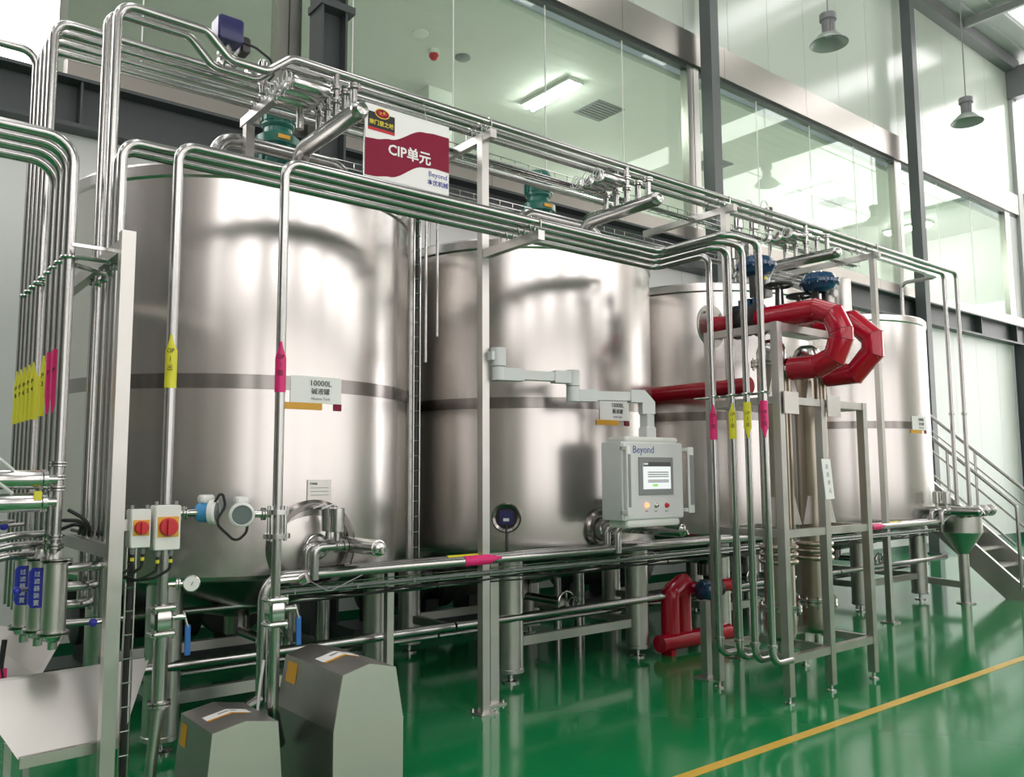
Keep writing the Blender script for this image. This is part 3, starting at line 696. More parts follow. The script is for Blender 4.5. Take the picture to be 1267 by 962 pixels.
# small valves standing on top of the upper pipes near the third manifold
for k in range(3):
    x, y = 7.72 - .16 * k, 5.15 + .08 * k
    t = thing('pneumatic_valve', ('nearest the stairs', 'in the middle', 'nearest the hanging sign')[k].join(('slim upright valve cylinder, of three behind the upper pipes the one ', '')), 'valve', (x, y, 4.0), 'three slim upright valve cylinders')
    MB().lathe((x, y, 4.0), (0, 0, 1), [(.02, -.2), (.02, .1), (.04, .12), (.02, .14), (.02, .2)], 14).build('stem', 'fitting', t)
    MB().lathe((x, y, 4.2), (0, 0, 1), [(.048, 0), (.05, .01), (.05, .24), (.044, .25), (0, .255)], 18).build('cylinder', 'fitting', t)
    MB().tube([(x, y, 4.45), (x - .05, y, 4.52), (x - .12, y, 4.5), (x - .2, y, 4.3)], .006, 6, bend=.03).build('air_hose', 'hose', t)
# wire cable trays behind the overhead lines
def wire_tray(label, xa, xb, y, z, wd=.12, ht=.05, sp=.14):
    t = thing('cable_tray', label, 'cable tray', (xa, y, z), 'wire cable trays')
    for (dy, dz) in ((0, 0), (wd / 3, 0), (2 * wd / 3, 0), (wd, 0), (0, ht), (wd, ht)):
        MB().tube([(xa, y + dy, z + dz), (xb, y + dy, z + dz)], .0035, 6).build('long_wire', 'fitting', t)
    n = int((xb - xa) / sp)
    for k in range(n):
        x = xa + (k + .5) * sp
        MB().tube([(x, y, z + ht), (x, y, z), (x, y + wd, z), (x, y + wd, z + ht)], .0035, 5).build('cross_wire', 'fitting', t)
    for k in range(3):
        MB().tube([(xa + q * (xb - xa) / 12, y + .03 + k * .025 + .006 * math.sin(q * 1.7 + k), z + .014) for q in range(13)], .008, 6).build('cable', 'black' if k else 'mgrey', t)
    return t
wire_tray('wire cable tray just behind the upper front pipes', 2.6, 9.3, 5.0, 4.02)
wire_tray('wire cable tray at the rear above the tank lids', 2.6, 9.3, 5.55, 3.9)

# ================================================================== HANGING SIGN
sx0, sx1, sz0, sz1, sy = 2.50, 3.14, 3.475, 3.955, 4.565
t = thing('hanging_sign', 'white and maroon hanging sign reading CIP', 'sign', ((sx0 + sx1) / 2, sy, sz0))
MB().box((sx0, sy, sz0), (sx1, sy + .008, sz1)).build('board', 'white', t, smooth=False)
def S(u, v, d=0): return V(sx0 + (sx1 - sx0) * u, sy - .0005 - d, sz1 - (sz1 - sz0) * v)
def wave(pts, n=30):
    us = [p[0] for p in pts]; out = []
    for k in range(n + 1):
        u = k / n; i = max(j for j in range(len(us)) if us[j] <= u + 1e-9); i = min(i, len(us) - 2)
        f = (u - us[i]) / (us[i + 1] - us[i]); f = f * f * (3 - 2 * f); out.append((u, pts[i][1] * (1 - f) + pts[i + 1][1] * f))
    return out
top = wave([(0, .477), (.12, .465), (.28, .42), (.68, .185), (.82, .165), (1, .165)]); bot = wave([(0, .985), (.1, .98), (.28, .94), (.68, .69), (.82, .665), (1, .675)])
mb = MB(); n = len(top)
vs = [S(u, v, .001) for u, v in top] + [S(u, v, .001) for u, v in bot]
mb.add(vs, [(i, i + 1, n + i + 1, n + i) for i in range(n - 1)]).build('maroon_field', 'maroon', t, smooth=False)
text('CIP单元', .095, S(.515, .565, .003), (1, 0, 0), (0, 0, 1), 'white', t, bold=.002, sx=1.0)
lg = MB().prism([S(.03, .10), S(.335, .10), S(.335, .355), S(.03, .355)], (0, -.001, 0)).build('emblem', 'ink', t, smooth=False)
MB().prism([S(.03, .315, .001), S(.335, .315, .001), S(.335, .355, .001), S(.03, .355, .001)], (0, -.0005, 0)).build('emblem_strip', 'redknob', lg, smooth=False)
def oval(rx, rz, d): return MB().prism([S(.19, .10, d) + V(rx * math.cos(q * .2618), 0, rz * math.sin(q * .2618)) for q in range(24)], (0, -.0005, 0))
oval(.054, .034, .0015).build('emblem_rim', 'yelink', lg, smooth=False)
oval(.048, .028, .0022).build('emblem_oval', 'maroon', lg, smooth=False)
for k in range(5): MB().lathe(S(.15 + .02 * k, .088 + .012 * (k % 3), .003), (0, -1, 0), [(.011, 0), (.011, .0004)], 10).build('emblem_dot', 'amber' if k % 2 else 'redknob', lg)
text('南门里之味', .036, S(.183, .245, .002), (1, 0, 0), (0, 0, 1), 'yelink', lg, bold=.0007)
text('Beyond', .05, S(.86, .755, .002), (1, 0, 0), (0, 0, 1), 'blueink', t)
text('本优机械', .042, S(.86, .875, .002), (1, 0, 0), (0, 0, 1), 'blueink', t, bold=.0004)
for u in (.27, .73): MB().tube([S(u, .02, -.004) + V(0, .003, 0), S(u, .0, 0) + V(0, .05, .14)], .003, 6).build('hanger', 'fitting', t)

# ================================================================== CONTROL CABINET ON ITS SWING ARM
t = thing('control_cabinet', 'light grey control cabinet with touch screen on a swing arm', 'control cabinet', (4.66, 4.25, 1.22))
fy = 4.15
bx = MB().bbox((4.335, fy, 1.275), (4.985, 4.36, 1.83), .008).build('cabinet_body', 'lgrey', t)
MB().box((4.345, fy - .006, 1.285), (4.975, fy, 1.82)).build('front_panel', 'lgrey', bx, smooth=False)
MB().bbox((4.38, fy + .005, 1.83), (4.95, 4.34, 1.868), .012).build('top_cap', 'offwhite', bx)
MB().bbox((4.38, fy + .005, 1.225), (4.95, 4.34, 1.275), .012).build('bottom_cap', 'offwhite', bx)
for xa, xb in ((4.335, 4.375), (5.00, 5.06)):
    h = MB().bbox((xa, fy - .05, 1.31), (xb, fy - .03, 1.80), .006).build('handle', 'offwhite', t)
    MB().box((xa + .008, fy - .053, 1.37), (xb - .008, fy - .05, 1.74)).build('grip', 'mgrey', h, smooth=False)
    for z in (1.32, 1.77): MB().box((xa if xa < 4.9 else 4.985, fy - .03, z), (xb, fy + .02, z + .025)).build('bracket', 'offwhite', h, smooth=False)
def FP(x, y, d=0): p = at(x, y, Y=fy - .006); return V(p.x, fy - .006 - d, p.z)
def rect(a, b, d, th=.003): return MB().box((min(a.x, b.x), a.y - d - th, min(a.z, b.z)), (max(a.x, b.x), a.y - d, max(a.z, b.z)))
a, b = FP(789.5, 566), FP(832.5, 612)
sc_ = rect(a, b, 0, .008).build('screen_bezel', 'mgrey', bx, smooth=False)
a2, b2 = FP(794.5, 572), FP(829, 605)
rect(a2, b2, .008, .002).build('touch_screen', 'screen', sc_, smooth=False)
rect(V(a2.x, a2.y, a2.z), V(b2.x, b2.y, a2.z - .032), .0102, .001).build('title_bar', 'dgrey', sc_, smooth=False)
wd = b2.x - a2.x
for k, f in enumerate((.36, .44, .52, .66, .72)):
    z = a2.z + (b2.z - a2.z) * f; rect(V(a2.x + wd * .16, a2.y, z), V(a2.x + wd * .92, a2.y, z - .007), .0102, .0006).build('screen_line', 'mgrey', sc_, smooth=False)
z = a2.z + (b2.z - a2.z) * .82; rect(V(a2.x + wd * .33, a2.y, z), V(a2.x + wd * .52, a2.y, z - .016), .0102, .0006).build('screen_key', 'screenkey', sc_, smooth=False)
rect(V(a2.x + .005, a2.y, a2.z - .006), V(a2.x + .05, a2.y, a2.z - .02), .0114, .0006).build('screen_badge', 'white', sc_, smooth=False)
text('Beyond', .075, FP(796, 557, .001), (1, 0, 0), (0, 0, 1), 'blueink', bx, sx=1.0)
for x, mt_, nm in ((800, 'redglow', 'lit_button'), (811.5, 'fitting', 'key_switch'), (824.5, 'redknob', 'selector_knob')):
    p = FP(x, 625.5)
    k = MB().lathe(p, (0, -1, 0), [(.019, 0), (.019, .004), (.014, .006), (.014, .018), (.011, .02), (0, .021)], 16).build(nm, mt_, bx)
    MB().box((p.x - .014, p.y - .001, p.z - .046), (p.x + .014, p.y, p.z - .038)).build('button_label', 'mgrey', k, smooth=False)
# arm
arm = MB().cyl((3.62, 4.645, 2.36), (3.62, 4.645, 2.49), .055, 20).build('arm_pivot', 'lgrey', t)
MB().box((3.545, 4.62, 2.40), (3.62, 4.67, 2.46)).build('arm_bracket', 'lgrey', arm, smooth=False)
MB().cyl((3.62, 4.645, 2.26), (3.62, 4.645, 2.355), .05, 20).build('lower_pivot', 'lgrey', arm)
MB().beam((3.62, 4.645, 2.305), (3.80, 4.60, 2.305), .08, .088).build('socket', 'lgrey', arm, smooth=False)
MB().beam((3.80, 4.60, 2.305), (4.12, 4.52, 2.305), .066, .066).build('inner_link', 'lgrey', arm, smooth=False)
MB().beam((4.04, 4.54, 2.305), (4.20, 4.50, 2.305), .08, .088).build('socket', 'lgrey', arm, smooth=False)
MB().cyl((4.20, 4.50, 2.245), (4.20, 4.50, 2.36), .052, 20).build('joint', 'lgrey', arm)
MB().cyl((4.20, 4.50, 2.13), (4.20, 4.50, 2.24), .05, 20).build('joint', 'lgrey', arm)
MB().beam((4.20, 4.50, 2.175), (4.36, 4.43, 2.175), .08, .088).build('socket', 'lgrey', arm, smooth=False)
MB().beam((4.36, 4.43, 2.175), (4.60, 4.32, 2.175), .066, .066).build('outer_link', 'lgrey', arm, smooth=False)
e = V(4.60, 4.32, 2.175); dd = (V(4.74, 4.255, 2.175) - e).normalized(); sd = V(-dd.y, dd.x, 0)
MB().prism([e - sd * .042 + V(0, 0, -.045), e - sd * .042 + V(0, 0, .048), e - sd * .042 + dd * .11 + V(0, 0, .048), e - sd * .042 + dd * .19 + V(0, 0, -.04), e - sd * .042 + dd * .19 + V(0, 0, -.13), e - sd * .042 + dd * .09 + V(0, 0, -.13), e - sd * .042 + dd * .09 + V(0, 0, -.045)], sd * .084).build('elbow', 'lgrey', arm, smooth=False)
c = e + dd * .14
MB().beam(c + V(0, 0, -.13), V(c.x, c.y, 1.93), .075, .075).build('drop_link', 'lgrey', arm, smooth=False)
MB().bbox((c.x - .05, c.y - .05, 1.86), (c.x + .05, c.y + .05, 1.95), .01).build('cabinet_flange', 'lgrey', arm)

# ================================================================== HEAT EXCHANGERS AND THEIR FRAME
t = thing('equipment_frame', 'square-tube steel frame holding two upright heat exchangers', 'frame', (5.87, 3.8, 0))
lx = [5.31, 5.85, 6.46]; yf, yb = 3.52, 4.12
for k, x in enumerate(lx):
    for y, zt in ((yf, (2.70, 2.16, 2.16)[k]), (yb, (2.70, 2.16, 2.16)[k])):
        if y == yb and k == 1: continue
        lg = MB().box((x - .03, y - .03, .05), (x + .03, y + .03, zt)).build('leg', 'satin', t, smooth=False)
        MB().lathe((x, y, 0), (0, 0, 1), [(.035, 0), (.035, .01), (.012, .015), (.012, .05)], 12).build('foot', 'fitting', lg)
for z in (.30, 1.17, 2.13):
    for y in (yf, yb):
        for a_, b_ in ((lx[0], lx[1]), (lx[1], lx[2])): MB().beam((a_ + .03, y, z), (b_ - .03, y, z), .05, .055).build('rail', 'satin', t, smooth=False)
    for x in lx:
        if x == lx[1] and z > .5: continue
        MB().beam((x, yf + .03, z), (x, yb - .03, z), .05, .055).build('cross_rail', 'satin', t, smooth=False)
MB().beam((lx[0] + .03, yf, 2.67), (6.05, yf, 2.67), .05, .055).build('top_rail', 'satin', t, smooth=False)
MB().beam((lx[0], yf + .03, 2.67), (lx[0], yb - .03, 2.67), .05, .055).build('top_rail', 'satin', t, smooth=False)
for x in (5.40, 5.97): MB().box((x - .09, yf - .05, 2.03), (x + .09, yf - .04, 2.19)).build('corner_plate', 'sheet', t, smooth=False)
p = at(1025, 593, Y=3.47)
pl = MB().add([(p.x - .075, 3.475, p.z + .15), (p.x + .045, 3.475, p.z + .15), (p.x + .085, 3.475, p.z - .15), (p.x - .035, 3.475, p.z - .15), (p.x - .075, 3.48, p.z + .15), (p.x + .045, 3.48, p.z + .15), (p.x + .085, 3.48, p.z - .15), (p.x - .035, 3.48, p.z - .15)],
              [(0, 1, 2, 3), (7, 6, 5, 4), (0, 4, 5, 1), (1, 5, 6, 2), (2, 6, 7, 3), (3, 7, 4, 0)]).build('paper_notice', 'white', t, smooth=False)
for k, ch in enumerate('清洗单元'): text(ch, .04, V(p.x - .01 + .0125 * k, 3.4745, p.z + .09 - .06 * k), (1, 0, 0), (0, 0, 1), 'mgrey', pl)
HX = [(5.72, 3.84), (6.22, 3.84)]
for k, (x, y) in enumerate(HX):
    h = thing('heat_exchanger', ('upright tube heat exchanger in the frame, next to the four drop pipes', 'upright tube heat exchanger behind the paper notice')[k], 'heat exchanger', (x, y, .30), 'upright heat exchangers')
    R = .115
    MB().lathe((x, y, 0), (0, 0, 1), [(R, .58), (R, 2.46)], 32, cap=False).build('shell', 'hx', h)
    for z in (.585, 2.46):
        f = MB().lathe((x, y, z), (0, 0, 1), [(R, -.03), (R + .045, -.025), (R + .045, -.004), (R + .038, 0), (R + .045, .004), (R + .045, .025), (R, .03)], 28).build('flange', 'fitting', h)
        for q in range(10):
            a = q * math.pi / 5; e = V(math.cos(a), math.sin(a), 0) * (R + .03); MB().cyl(V(x, y, z - .045) + e, V(x, y, z + .045) + e, .009, 6).build('bolt', 'fitting', f)
    MB().lathe((x, y, 0), (0, 0, 1), [(R, 2.48), (R, 2.56), (R * .85, 2.61), (R * .45, 2.645), (0, 2.65)], 28, cap=False).build('top_dome', 'fitting', h)
    MB().lathe((x, y, 0), (0, 0, 1), [(0, .33), (R * .5, .335), (R * .9, .37), (R, .42), (R, .56)], 28, cap=False).build('bottom_dome', 'hx', h)
    MB().cyl((x, y, .22), (x, y, .34), .03).build('drain', 'fitting', h)
    for z in (.93, .985, 1.04): MB().torus((x, y, z), (0, 0, 1), R + .01, .022, 32, 10).build('expansion_ring', 'hx', h)
    for sx in (-1, 1): MB().prism([(x + sx * R * .95, y - .06, 1.20), (x + sx * R * .95, y - .06, 1.42), (x + sx * (R + .04), y - .06, 1.42), (x + sx * (R + .12), y - .06, 1.20)], (0, .008, 0)).build('lug', 'sheet', h, smooth=False)
    for sx in (-1, 1): MB().prism([(x + sx * R * .95, y - .10, 2.16), (x + sx * R * .95, y - .10, 2.34), (x + sx * (R + .03), y - .10, 2.34), (x + sx * (R + .09), y - .10, 2.16)], (0, .008, 0)).build('lug', 'sheet', h, smooth=False)
    for q in range(3): MB().tube([(x - .06 + .05 * q, y - .115, 1.1), (x - .06 + .05 * q, y - .115, 2.4)], .014, 8).build('tracer_tube', 'hx', h)

# ================================================================== RED PIPES
def red_pipe(label, pts, r=.08, bend=.16, n=3, name='lagged_pipe', seams=True):
    t = tag(MB().tube(pts, r, 28, True, bend, n).build(name, 'red', angle=18), label, 'red pipe', 'red lagged pipes')
    if seams:
        pf = fillet(pts, bend, n)
        for q in range(1, len(pf) - 1):
            d = (pf[q + 1] - pf[q - 1]).normalized()
            MB().torus(pf[q], d, r + .0005, .0022, 28, 6).build('seam', 'maroon', t)
            u, v, _ = basis(d)
            for s_ in range(4):
                a = s_ * math.pi / 2 + .5; MB().sphere(pf[q] + d * .015 + (u * math.cos(a) + v * math.sin(a)) * (r + .001), .004, 6, 4).build('rivet', 'fitting', t)
    return t
red_pipe('rounded red lagged U-bend on the side of the drop pipes', [(5.72, 3.93, 2.825), (5.72, 3.245, 2.825), (5.72, 3.245, 2.40), (5.72, 3.66, 2.40)], .09, .19, 2)
red_pipe('octagonal red lagged U-bend on the side away from the drop pipes', [(6.25, 3.74, 2.80), (6.25, 3.29, 2.80), (6.25, 3.29, 2.385), (6.25, 3.68, 2.385)], .09, .15, 1)
for x, z, yy in ((5.72, 2.40, 3.68), (6.25, 2.385, 3.68)):
    t = thing('pipe_reducer', 'bare steel reducer at the lower end of the ' + ('rounded' if x < 6 else 'octagonal') + ' red bend', 'pipe fitting', (x, yy, z - .08), 'steel reducers at the red bends')
    MB().lathe((x, yy, z), (0, 1, 0), [(.06, 0), (.045, .07), (.045, .1)], 24).build('cone', 'pipe', t)
    MB().lathe((x, yy + .02, z), (0, 1, 0), [(.075, 0), (.075, .015)], 24).build('ferrule', 'fitting', t)
red_pipe('straight red lagged pipe running back between two tanks', [(6.24, 4.42, 2.37), (6.24, 8.2, 2.37)], .075, 0, seams=False)
red_pipe('red lagged elbow leading to the steel disc flange', [(5.72, 4.16, 2.825), (5.72, 4.38, 2.84)], .075, 0, seams=False)
t = thing('disc_flange', 'round steel disc flange at the end of the red elbow', 'flange', (5.72, 4.42, 2.72))
MB().lathe((5.72, 4.40, 2.84), (0, 1, 0), [(.18, 0), (.185, .006), (.185, .02), (.06, .022), (.06, .06)], 32).build('disc', 'sheet', t)
for q in range(8): a = q * math.pi / 4; MB().cyl((5.72 + .15 * math.cos(a), 4.388, 2.84 + .15 * math.sin(a)), (5.72 + .15 * math.cos(a), 4.43, 2.84 + .15 * math.sin(a)), .01, 6).build('bolt', 'fitting', t)
# low red pump loop
t = thing('red_pump_loop', 'low red pipe loop with blue valve standing on the floor', 'pipe', (6.15, 5.2, .02))
MB().tube([(5.78, 5.12, .11), (6.75, 5.12, .11)], .075, 22).build('base_pipe', 'red', t)
MB().tube([(5.99, 5.17, .10), (5.99, 5.17, .52), (6.16, 5.17, .60), (6.2, 5.17, .60)], .085, 20, bend=.06, n=2).build('pump_riser', 'red', t, angle=18)
MB().tube([(6.17, 5.17, .10), (6.17, 5.17, .56)], .075, 20).build('pump_riser', 'red', t)
MB().tube([(6.18, 5.16, .54), (6.9, 5.12, .54)], .06, 20).build('top_pipe', 'red', t)
MB().tube([(6.66, 5.18, .12), (6.66, 5.18, .56)], .06, 20).build('riser', 'red', t)
MB().lathe((6.20, 5.02, .54), (1, -.2, 0), [(.03, 0), (.085, .03), (.095, .08), (.085, .14), (.03, .17)], 20).build('blue_valve', 'blue', t)
MB().lathe((6.38, 5.04, .54), (1, 0, 0), [(.075, 0), (.075, .16)], 18).build('coupling', 'black', t)
for x in (5.9, 6.6): MB().box((x - .03, 5.06, .0), (x + .03, 5.18, .05)).build('foot', 'red', t, smooth=False)
t = thing('stanchion', 'short steel stanchion in front of the red pipe loop', 'pipe support', (5.47, 4.36, 0))
MB().box((5.44, 4.33, .01), (5.50, 4.39, .60)).build('post', 'satin', t, smooth=False); MB().box((5.39, 4.28, 0), (5.55, 4.44, .012)).build('base_plate', 'satin', t, smooth=False)

# ------------------------------------------------------------------ blue diaphragm valves and hand wheels
def dia_valve(x, y, z, label, zb):
    t = thing('diaphragm_valve', label, 'valve', (x, y, zb), 'blue diaphragm valves')
    MB().lathe((x, y, z), (0, 0, 1), [(.06, -.085), (.12, -.06), (.145, -.02), (.16, -.012), (.16, .012), (.145, .02), (.12, .065), (.07, .085), (0, .09)], 32, cap=False).build('diaphragm_case', 'blue', t)
    for q in range(14): a = q * math.pi / 7; MB().cyl((x + .15 * math.cos(a), y + .15 * math.sin(a), z - .025), (x + .15 * math.cos(a), y + .15 * math.sin(a), z + .025), .01, 6).build('bolt', 'blue', t)
    for s_ in (-1, 1): MB().beam((x + s_ * .055, y, zb + .12), (x + s_ * .06, y, z - .06), .02, .05).build('yoke', 'darkmetal', t, smooth=False)
    MB().cyl((x, y, zb), (x, y, z - .05), .018).build('stem', 'fitting', t)
    MB().lathe((x, y, zb), (0, 0, 1), [(.06, 0), (.06, .05), (.045, .06), (.045, .12)], 18).build('bonnet', 'blue', t)
    MB().bbox((x + .07, y - .05, zb + .14), (x + .15, y + .04, z - .1), .01).build('positioner', 'offwhite', t)
    g = MB().lathe((x + .13, y - .05, zb + .24), (0, -1, 0), [(.035, 0), (.035, .02), (.03, .024)], 18).build('gauge', 'offwhite', t)
    return t
dia_valve(5.72, 3.95, 3.26, 'blue diaphragm valve nearer the four drop pipes', 2.88)
dia_valve(6.25, 3.72, 3.16, 'blue diaphragm valve above the octagonal red bend', 2.84)
MB_ = MB()
t = thing('cast_valve', 'black cast valve body joined to the rounded red bend', 'valve', (5.72, 4.08, 2.72))
MB().lathe((5.72, 3.93, 2.83), (0, 1, 0), [(.14, 0), (.14, .03), (.095, .035), (.125, .115), (.095, .195), (.14, .2), (.14, .23)], 24).build('body', 'darkmetal', t)
MB().box((5.67, 3.99, 2.92), (5.79, 4.10, 3.0)).build('nameplate_block', 'blue', t, smooth=False)
def wheel_valve(x, y, z, label, zb):
    t = thing('hand_wheel_valve', label, 'valve', (x, y, zb), 'black hand wheel valves')
    MB().torus((x, y, z), (0, 0, 1), .10, .014, 28, 8).build('hand_wheel', 'black', t)
    for q in range(3): a = q * 2.094; MB().tube([(x, y, z), (x + .1 * math.cos(a), y + .1 * math.sin(a), z)], .010, 6).build('spoke', 'black', t)
    MB().cyl((x, y, zb), (x, y, z + .03), .014).build('spindle', 'fitting', t)
    for s_ in (-1, 1): MB().beam((x + s_ * .035, y, zb), (x + s_ * .025, y, z - .03), .015, .03).build('yoke', 'black', t, smooth=False)
wheel_valve(5.80, 3.80, 3.09, 'black hand wheel above the rounded red bend', 2.91)
wheel_valve(6.25, 3.90, 3.08, 'black hand wheel above the octagonal red bend', 2.80)
t = thing('yellow_tag', 'small yellow tag hanging by the blue valve next to the drop pipes', 'tag', (5.86, 3.98, 3.13)); MB().box((5.84, 3.97, 3.16), (5.89, 3.975, 3.27)).build('card', 'yellow', t, smooth=False); MB().tube([(5.865, 3.975, 3.27), (5.83, 4.0, 3.30)], .002, 5).build('tie', 'black', t)
tag(MB().lathe((6.68, 3.76, 2.82), (0, 0, 1), [(.07, 0), (.07, .42), (.065, .44), (0, .445)], 24).build('steam_separator', 'sheet'), 'bare steel upright cylinder behind the blue valve over the octagonal red bend', 'vessel')
tag(MB().beam((6.05, 3.95, 2.80), (6.75, 3.95, 2.80), .4, .04).build('valve_shelf', 'satin', smooth=False), 'steel shelf carrying the valves above the heat exchangers', 'shelf')

# ================================================================== LOW PIPE RUN
t = pipe('low_pipe', [(1.93, 4.62, .36), (1.93, 4.62, 1.03), (10.15, 4.62, 1.03), (10.5, 4.62, 1.16), (10.7, 4.62, 1.16)], .032, 'long thick horizontal pipe running low in front of all tanks', group='low pipes', bend=.12)
p = at(583, 690, Y=4.6)
def hstick(parent, x0, x1, y, z, r, mt, right):
    rows = [(x0, 80), (x0 + (x1 - x0) * .7, 80), (x0 + (x1 - x0) * .7, 110), (x1, 12)]; n = 10; vs = []
    for x, ha in rows:
        for k in range(n + 1):
            a = math.radians(200 + ha * (2 * k / n - 1)); vs.append((x, y + (r + .003) * math.cos(a), z + (r + .003) * math.sin(a) * -1))
    fs = [(i * (n + 1) + k, i * (n + 1) + k + 1, (i + 1) * (n + 1) + k + 1, (i + 1) * (n + 1) + k) for i in (0, 2) for k in range(n)]
    o = MB().add(vs, fs).build('flow_arrow', mt, parent); o['label'] = ('yellow' if mt == 'yellow' else 'pink') + ' arrow sticker'
hstick(t, 3.30, 3.60, 4.62, 1.03, .032, 'pink', True); hstick(t, 8.55, 8.8, 4.62, 1.03, .032, 'pink', True)
t2_ = pipe('low_pipe', [(2.2, 4.74, 1.03), (10.15, 4.74, 1.03), (10.5, 4.74, 1.16), (10.8, 4.74, 1.16)], .03, 'second low horizontal pipe just behind the long front one', group='low pipes', bend=.12)
hstick(t2_, 3.25, 3.62, 4.74, 1.03, .03, 'yellow', True); hstick(t2_, 9.0, 9.5, 4.74, 1.03, .03, 'yellow', True)
wire_tray('wire cable tray hanging under the long low pipe', 2.0, 10.0, 4.58, .93, .12, .03, .2)
for k in range(3):
    tag(MB().tube([(2.0 + q * .5, 4.66 + .02 * k, .90 - .012 * k + .02 * math.sin(q * 1.9 + 2 * k)) for q in range(17)], .006, 6).build('cable', 'black'), ('loose black cable sagging lowest', 'loose black cable in the middle of three sagging', 'loose black cable lying highest')[2 - k] + ' under the long low pipe', 'cable', 'loose cables under the low pipe')
TN = ['tank fronted by the hanging sign', 'tank behind the control cabinet', 'tank behind the red pipes', 'tank beside the funnel']
for i in range(4):
    x = TX[i]
    for z, y, r in ((.50, 5.18, .032), (.77, 5.42, .022), (.40, 5.40, .02)):
        pipe('floor_pipe', [(x - 1.30, y, z), (x + 1.30, y, z)], r, ('thick upper', 'thin higher', 'thin lower')[(.50, .77, .40).index(z)] + ' floor pipe under the ' + TN[i], group='pipes under the tanks')
    t = thing('drain_valve', 'drain valve with wheels under the ' + TN[i], 'valve', (x, 5.45, .40), 'drain valves under the tanks')
    MB().tube([(x, 6.0, .52), (x, 5.5, .52), (x, 5.45, .52)], .035, 14).build('outlet', 'pipe', t)
    MB().torus((x, 5.40, .52), (0, 1, 0), .09, .011, 24, 8).build('valve_wheel', 'fitting', t); MB().torus((x + .06, 5.38, .5), (0, 1, 0), .06, .009, 20, 6).build('valve_wheel', 'fitting', t)
    MB().tube([(x, 5.40, .40), (x, 5.40, .60)], .012, 8).build('handle', 'fitting', t)
    for dx in (.35, .62): tag(MB().tube([(x + dx, 5.9, .0), (x + dx, 5.9, .78)], .05 if dx > .5 else .035, 14).build('stand_pipe', 'pipe'), ('stouter ' if dx > .5 else '') + 'upright stand pipe under the ' + TN[i], 'pipe', 'stand pipes under the tanks')
# lower manifolds with upright valves in front of the tank manways
def low_manifold(x, y0, z, label, nv=2):
    t = thing('sampling_manifold', label, 'manifold', (x, 4.6, z - .1), 'lower manifolds')
    MB().tube([(x, y0, z), (x, 4.95, z)], .047, 18).build('header', 'pipe', t)
    MB().lathe((x, y0, z), (0, -1, 0), [(.042, 0), (.048, .002), (.048, .014), (.042, .016), (.03, .034), (0, .042)], 20, cap=False).build('domed_end', 'fitting', t)
    MB().tube([(x, y0 - .03, z), (x, y0 - .05, z), (x, y0 - .065, z - .03)], .009, 8).build('tap', 'fitting', t)
    for k in range(nv):
        y = 4.70 - .11 * k; xx = x - .16
        v = MB().tube([(x - .02, y, z), (xx, y, z)], .024, 14).build('branch', 'pipe', t)
        [collar(MB(), (xx + q, y, z), (1, 0, 0), .026, .013).build('clamp', 'fitting', v) for q in (.05, .10)]
        MB().lathe((xx + .05, y, z + .03), (0, 0, 1), [(.018, 0), (.018, .05), (.044, .055), (.044, .19), (.038, .195), (0, .198)], 18, cap=False).build('valve_cylinder', 'fitting', v)
        MB().tube([(xx, y, z), (xx - .09, y, z), (xx - .09, y, 1.0)], .027, 14, bend=.08).build('bend', 'pipe', v)
        MB().tube([(xx + .05, y, z + .2), (xx + .03, y, z + .25), (xx - .05, y, z + .22)], .004, 6, bend=.02).build('air_hose', 'hose', v)
    mb = MB().tube([(x + .06, y0 + .10, z - .03), (x + .06, y0 + .3, z - .025), (x + .04, 4.85, z - .02)], .03, 12); mb.build('side_tube', 'pipe', t)
low_manifold(2.47, 4.30, 1.185, 'lower manifold with two upright valves before the round manway')
low_manifold(4.98, 4.17, 1.18, 'lower manifold tucked beneath the control cabinet')
low_manifold(10.36, 4.28, 1.15, 'lower manifold above the collecting funnel')

# ================================================================== FUNNEL AND STAIRS
fx, fyy = 10.97, 4.74
t = thing('collecting_funnel', 'steel collecting funnel on a stem beside the stairs', 'funnel', (fx, fyy, 0))
MB().lathe((fx, fyy, 0), (0, 0, 1), [(.225, .86), (.23, .865), (.23, 1.06), (.236, 1.065), (.225, 1.07), (.215, 1.06), (.215, .87)], 36, cap=False).build('hopper', 'sheet', t)
MB().lathe((fx, fyy, 0), (0, 0, 1), [(.06, .60), (.225, .86)], 36, cap=False).build('cone', 'sheet', t)
MB().lathe((fx, fyy, 0), (0, 0, 1), [(.06, .012), (.06, .60)], 20).build('stem', 'satin', t)
MB().lathe((fx, fyy, 0), (0, 0, 1), [(.11, 0), (.11, .012)], 24).build('base_plate', 'satin', t)
MB().beam((fx, fyy, .22), (10.93, 5.24, .25), .07, .08).build('tie_beam', 'satin', t, smooth=False)
MB().tube([(fx - .55, fyy - .2, 1.13), (fx + .42, fyy - .2, 1.13)], .045, 16).build('inlet_bar', 'pipe', t)
for k in range(5):
    mb = MB(); collar(mb, (fx - .45 + .2 * k, fyy - .2, 1.13), (1, 0, 0), .05, .025); mb.build('clamp', 'fitting', t)
t = thing('staircase', 'steep steel staircase with tubular rails beside the last tank', 'staircase', (12.15, 4.5, 0))
sl = .9
for x in (11.70, 12.55):
    MB().prism([(x, 4.16, 0), (x, 4.57, 0), (x, 6.95, sl * (6.95 - 4.52)), (x, 6.95, sl * (6.95 - 4.16))], (.05, 0, 0)).build('stringer', 'sheet', t, smooth=False)
for k in range(11):
    z = .20 + .2 * k; y = 4.28 + (z + .02) / sl - .08
    MB().box((11.75, y, z - .03), (12.55, y + .26, z)).build('tread', 'sheet', t, smooth=False)
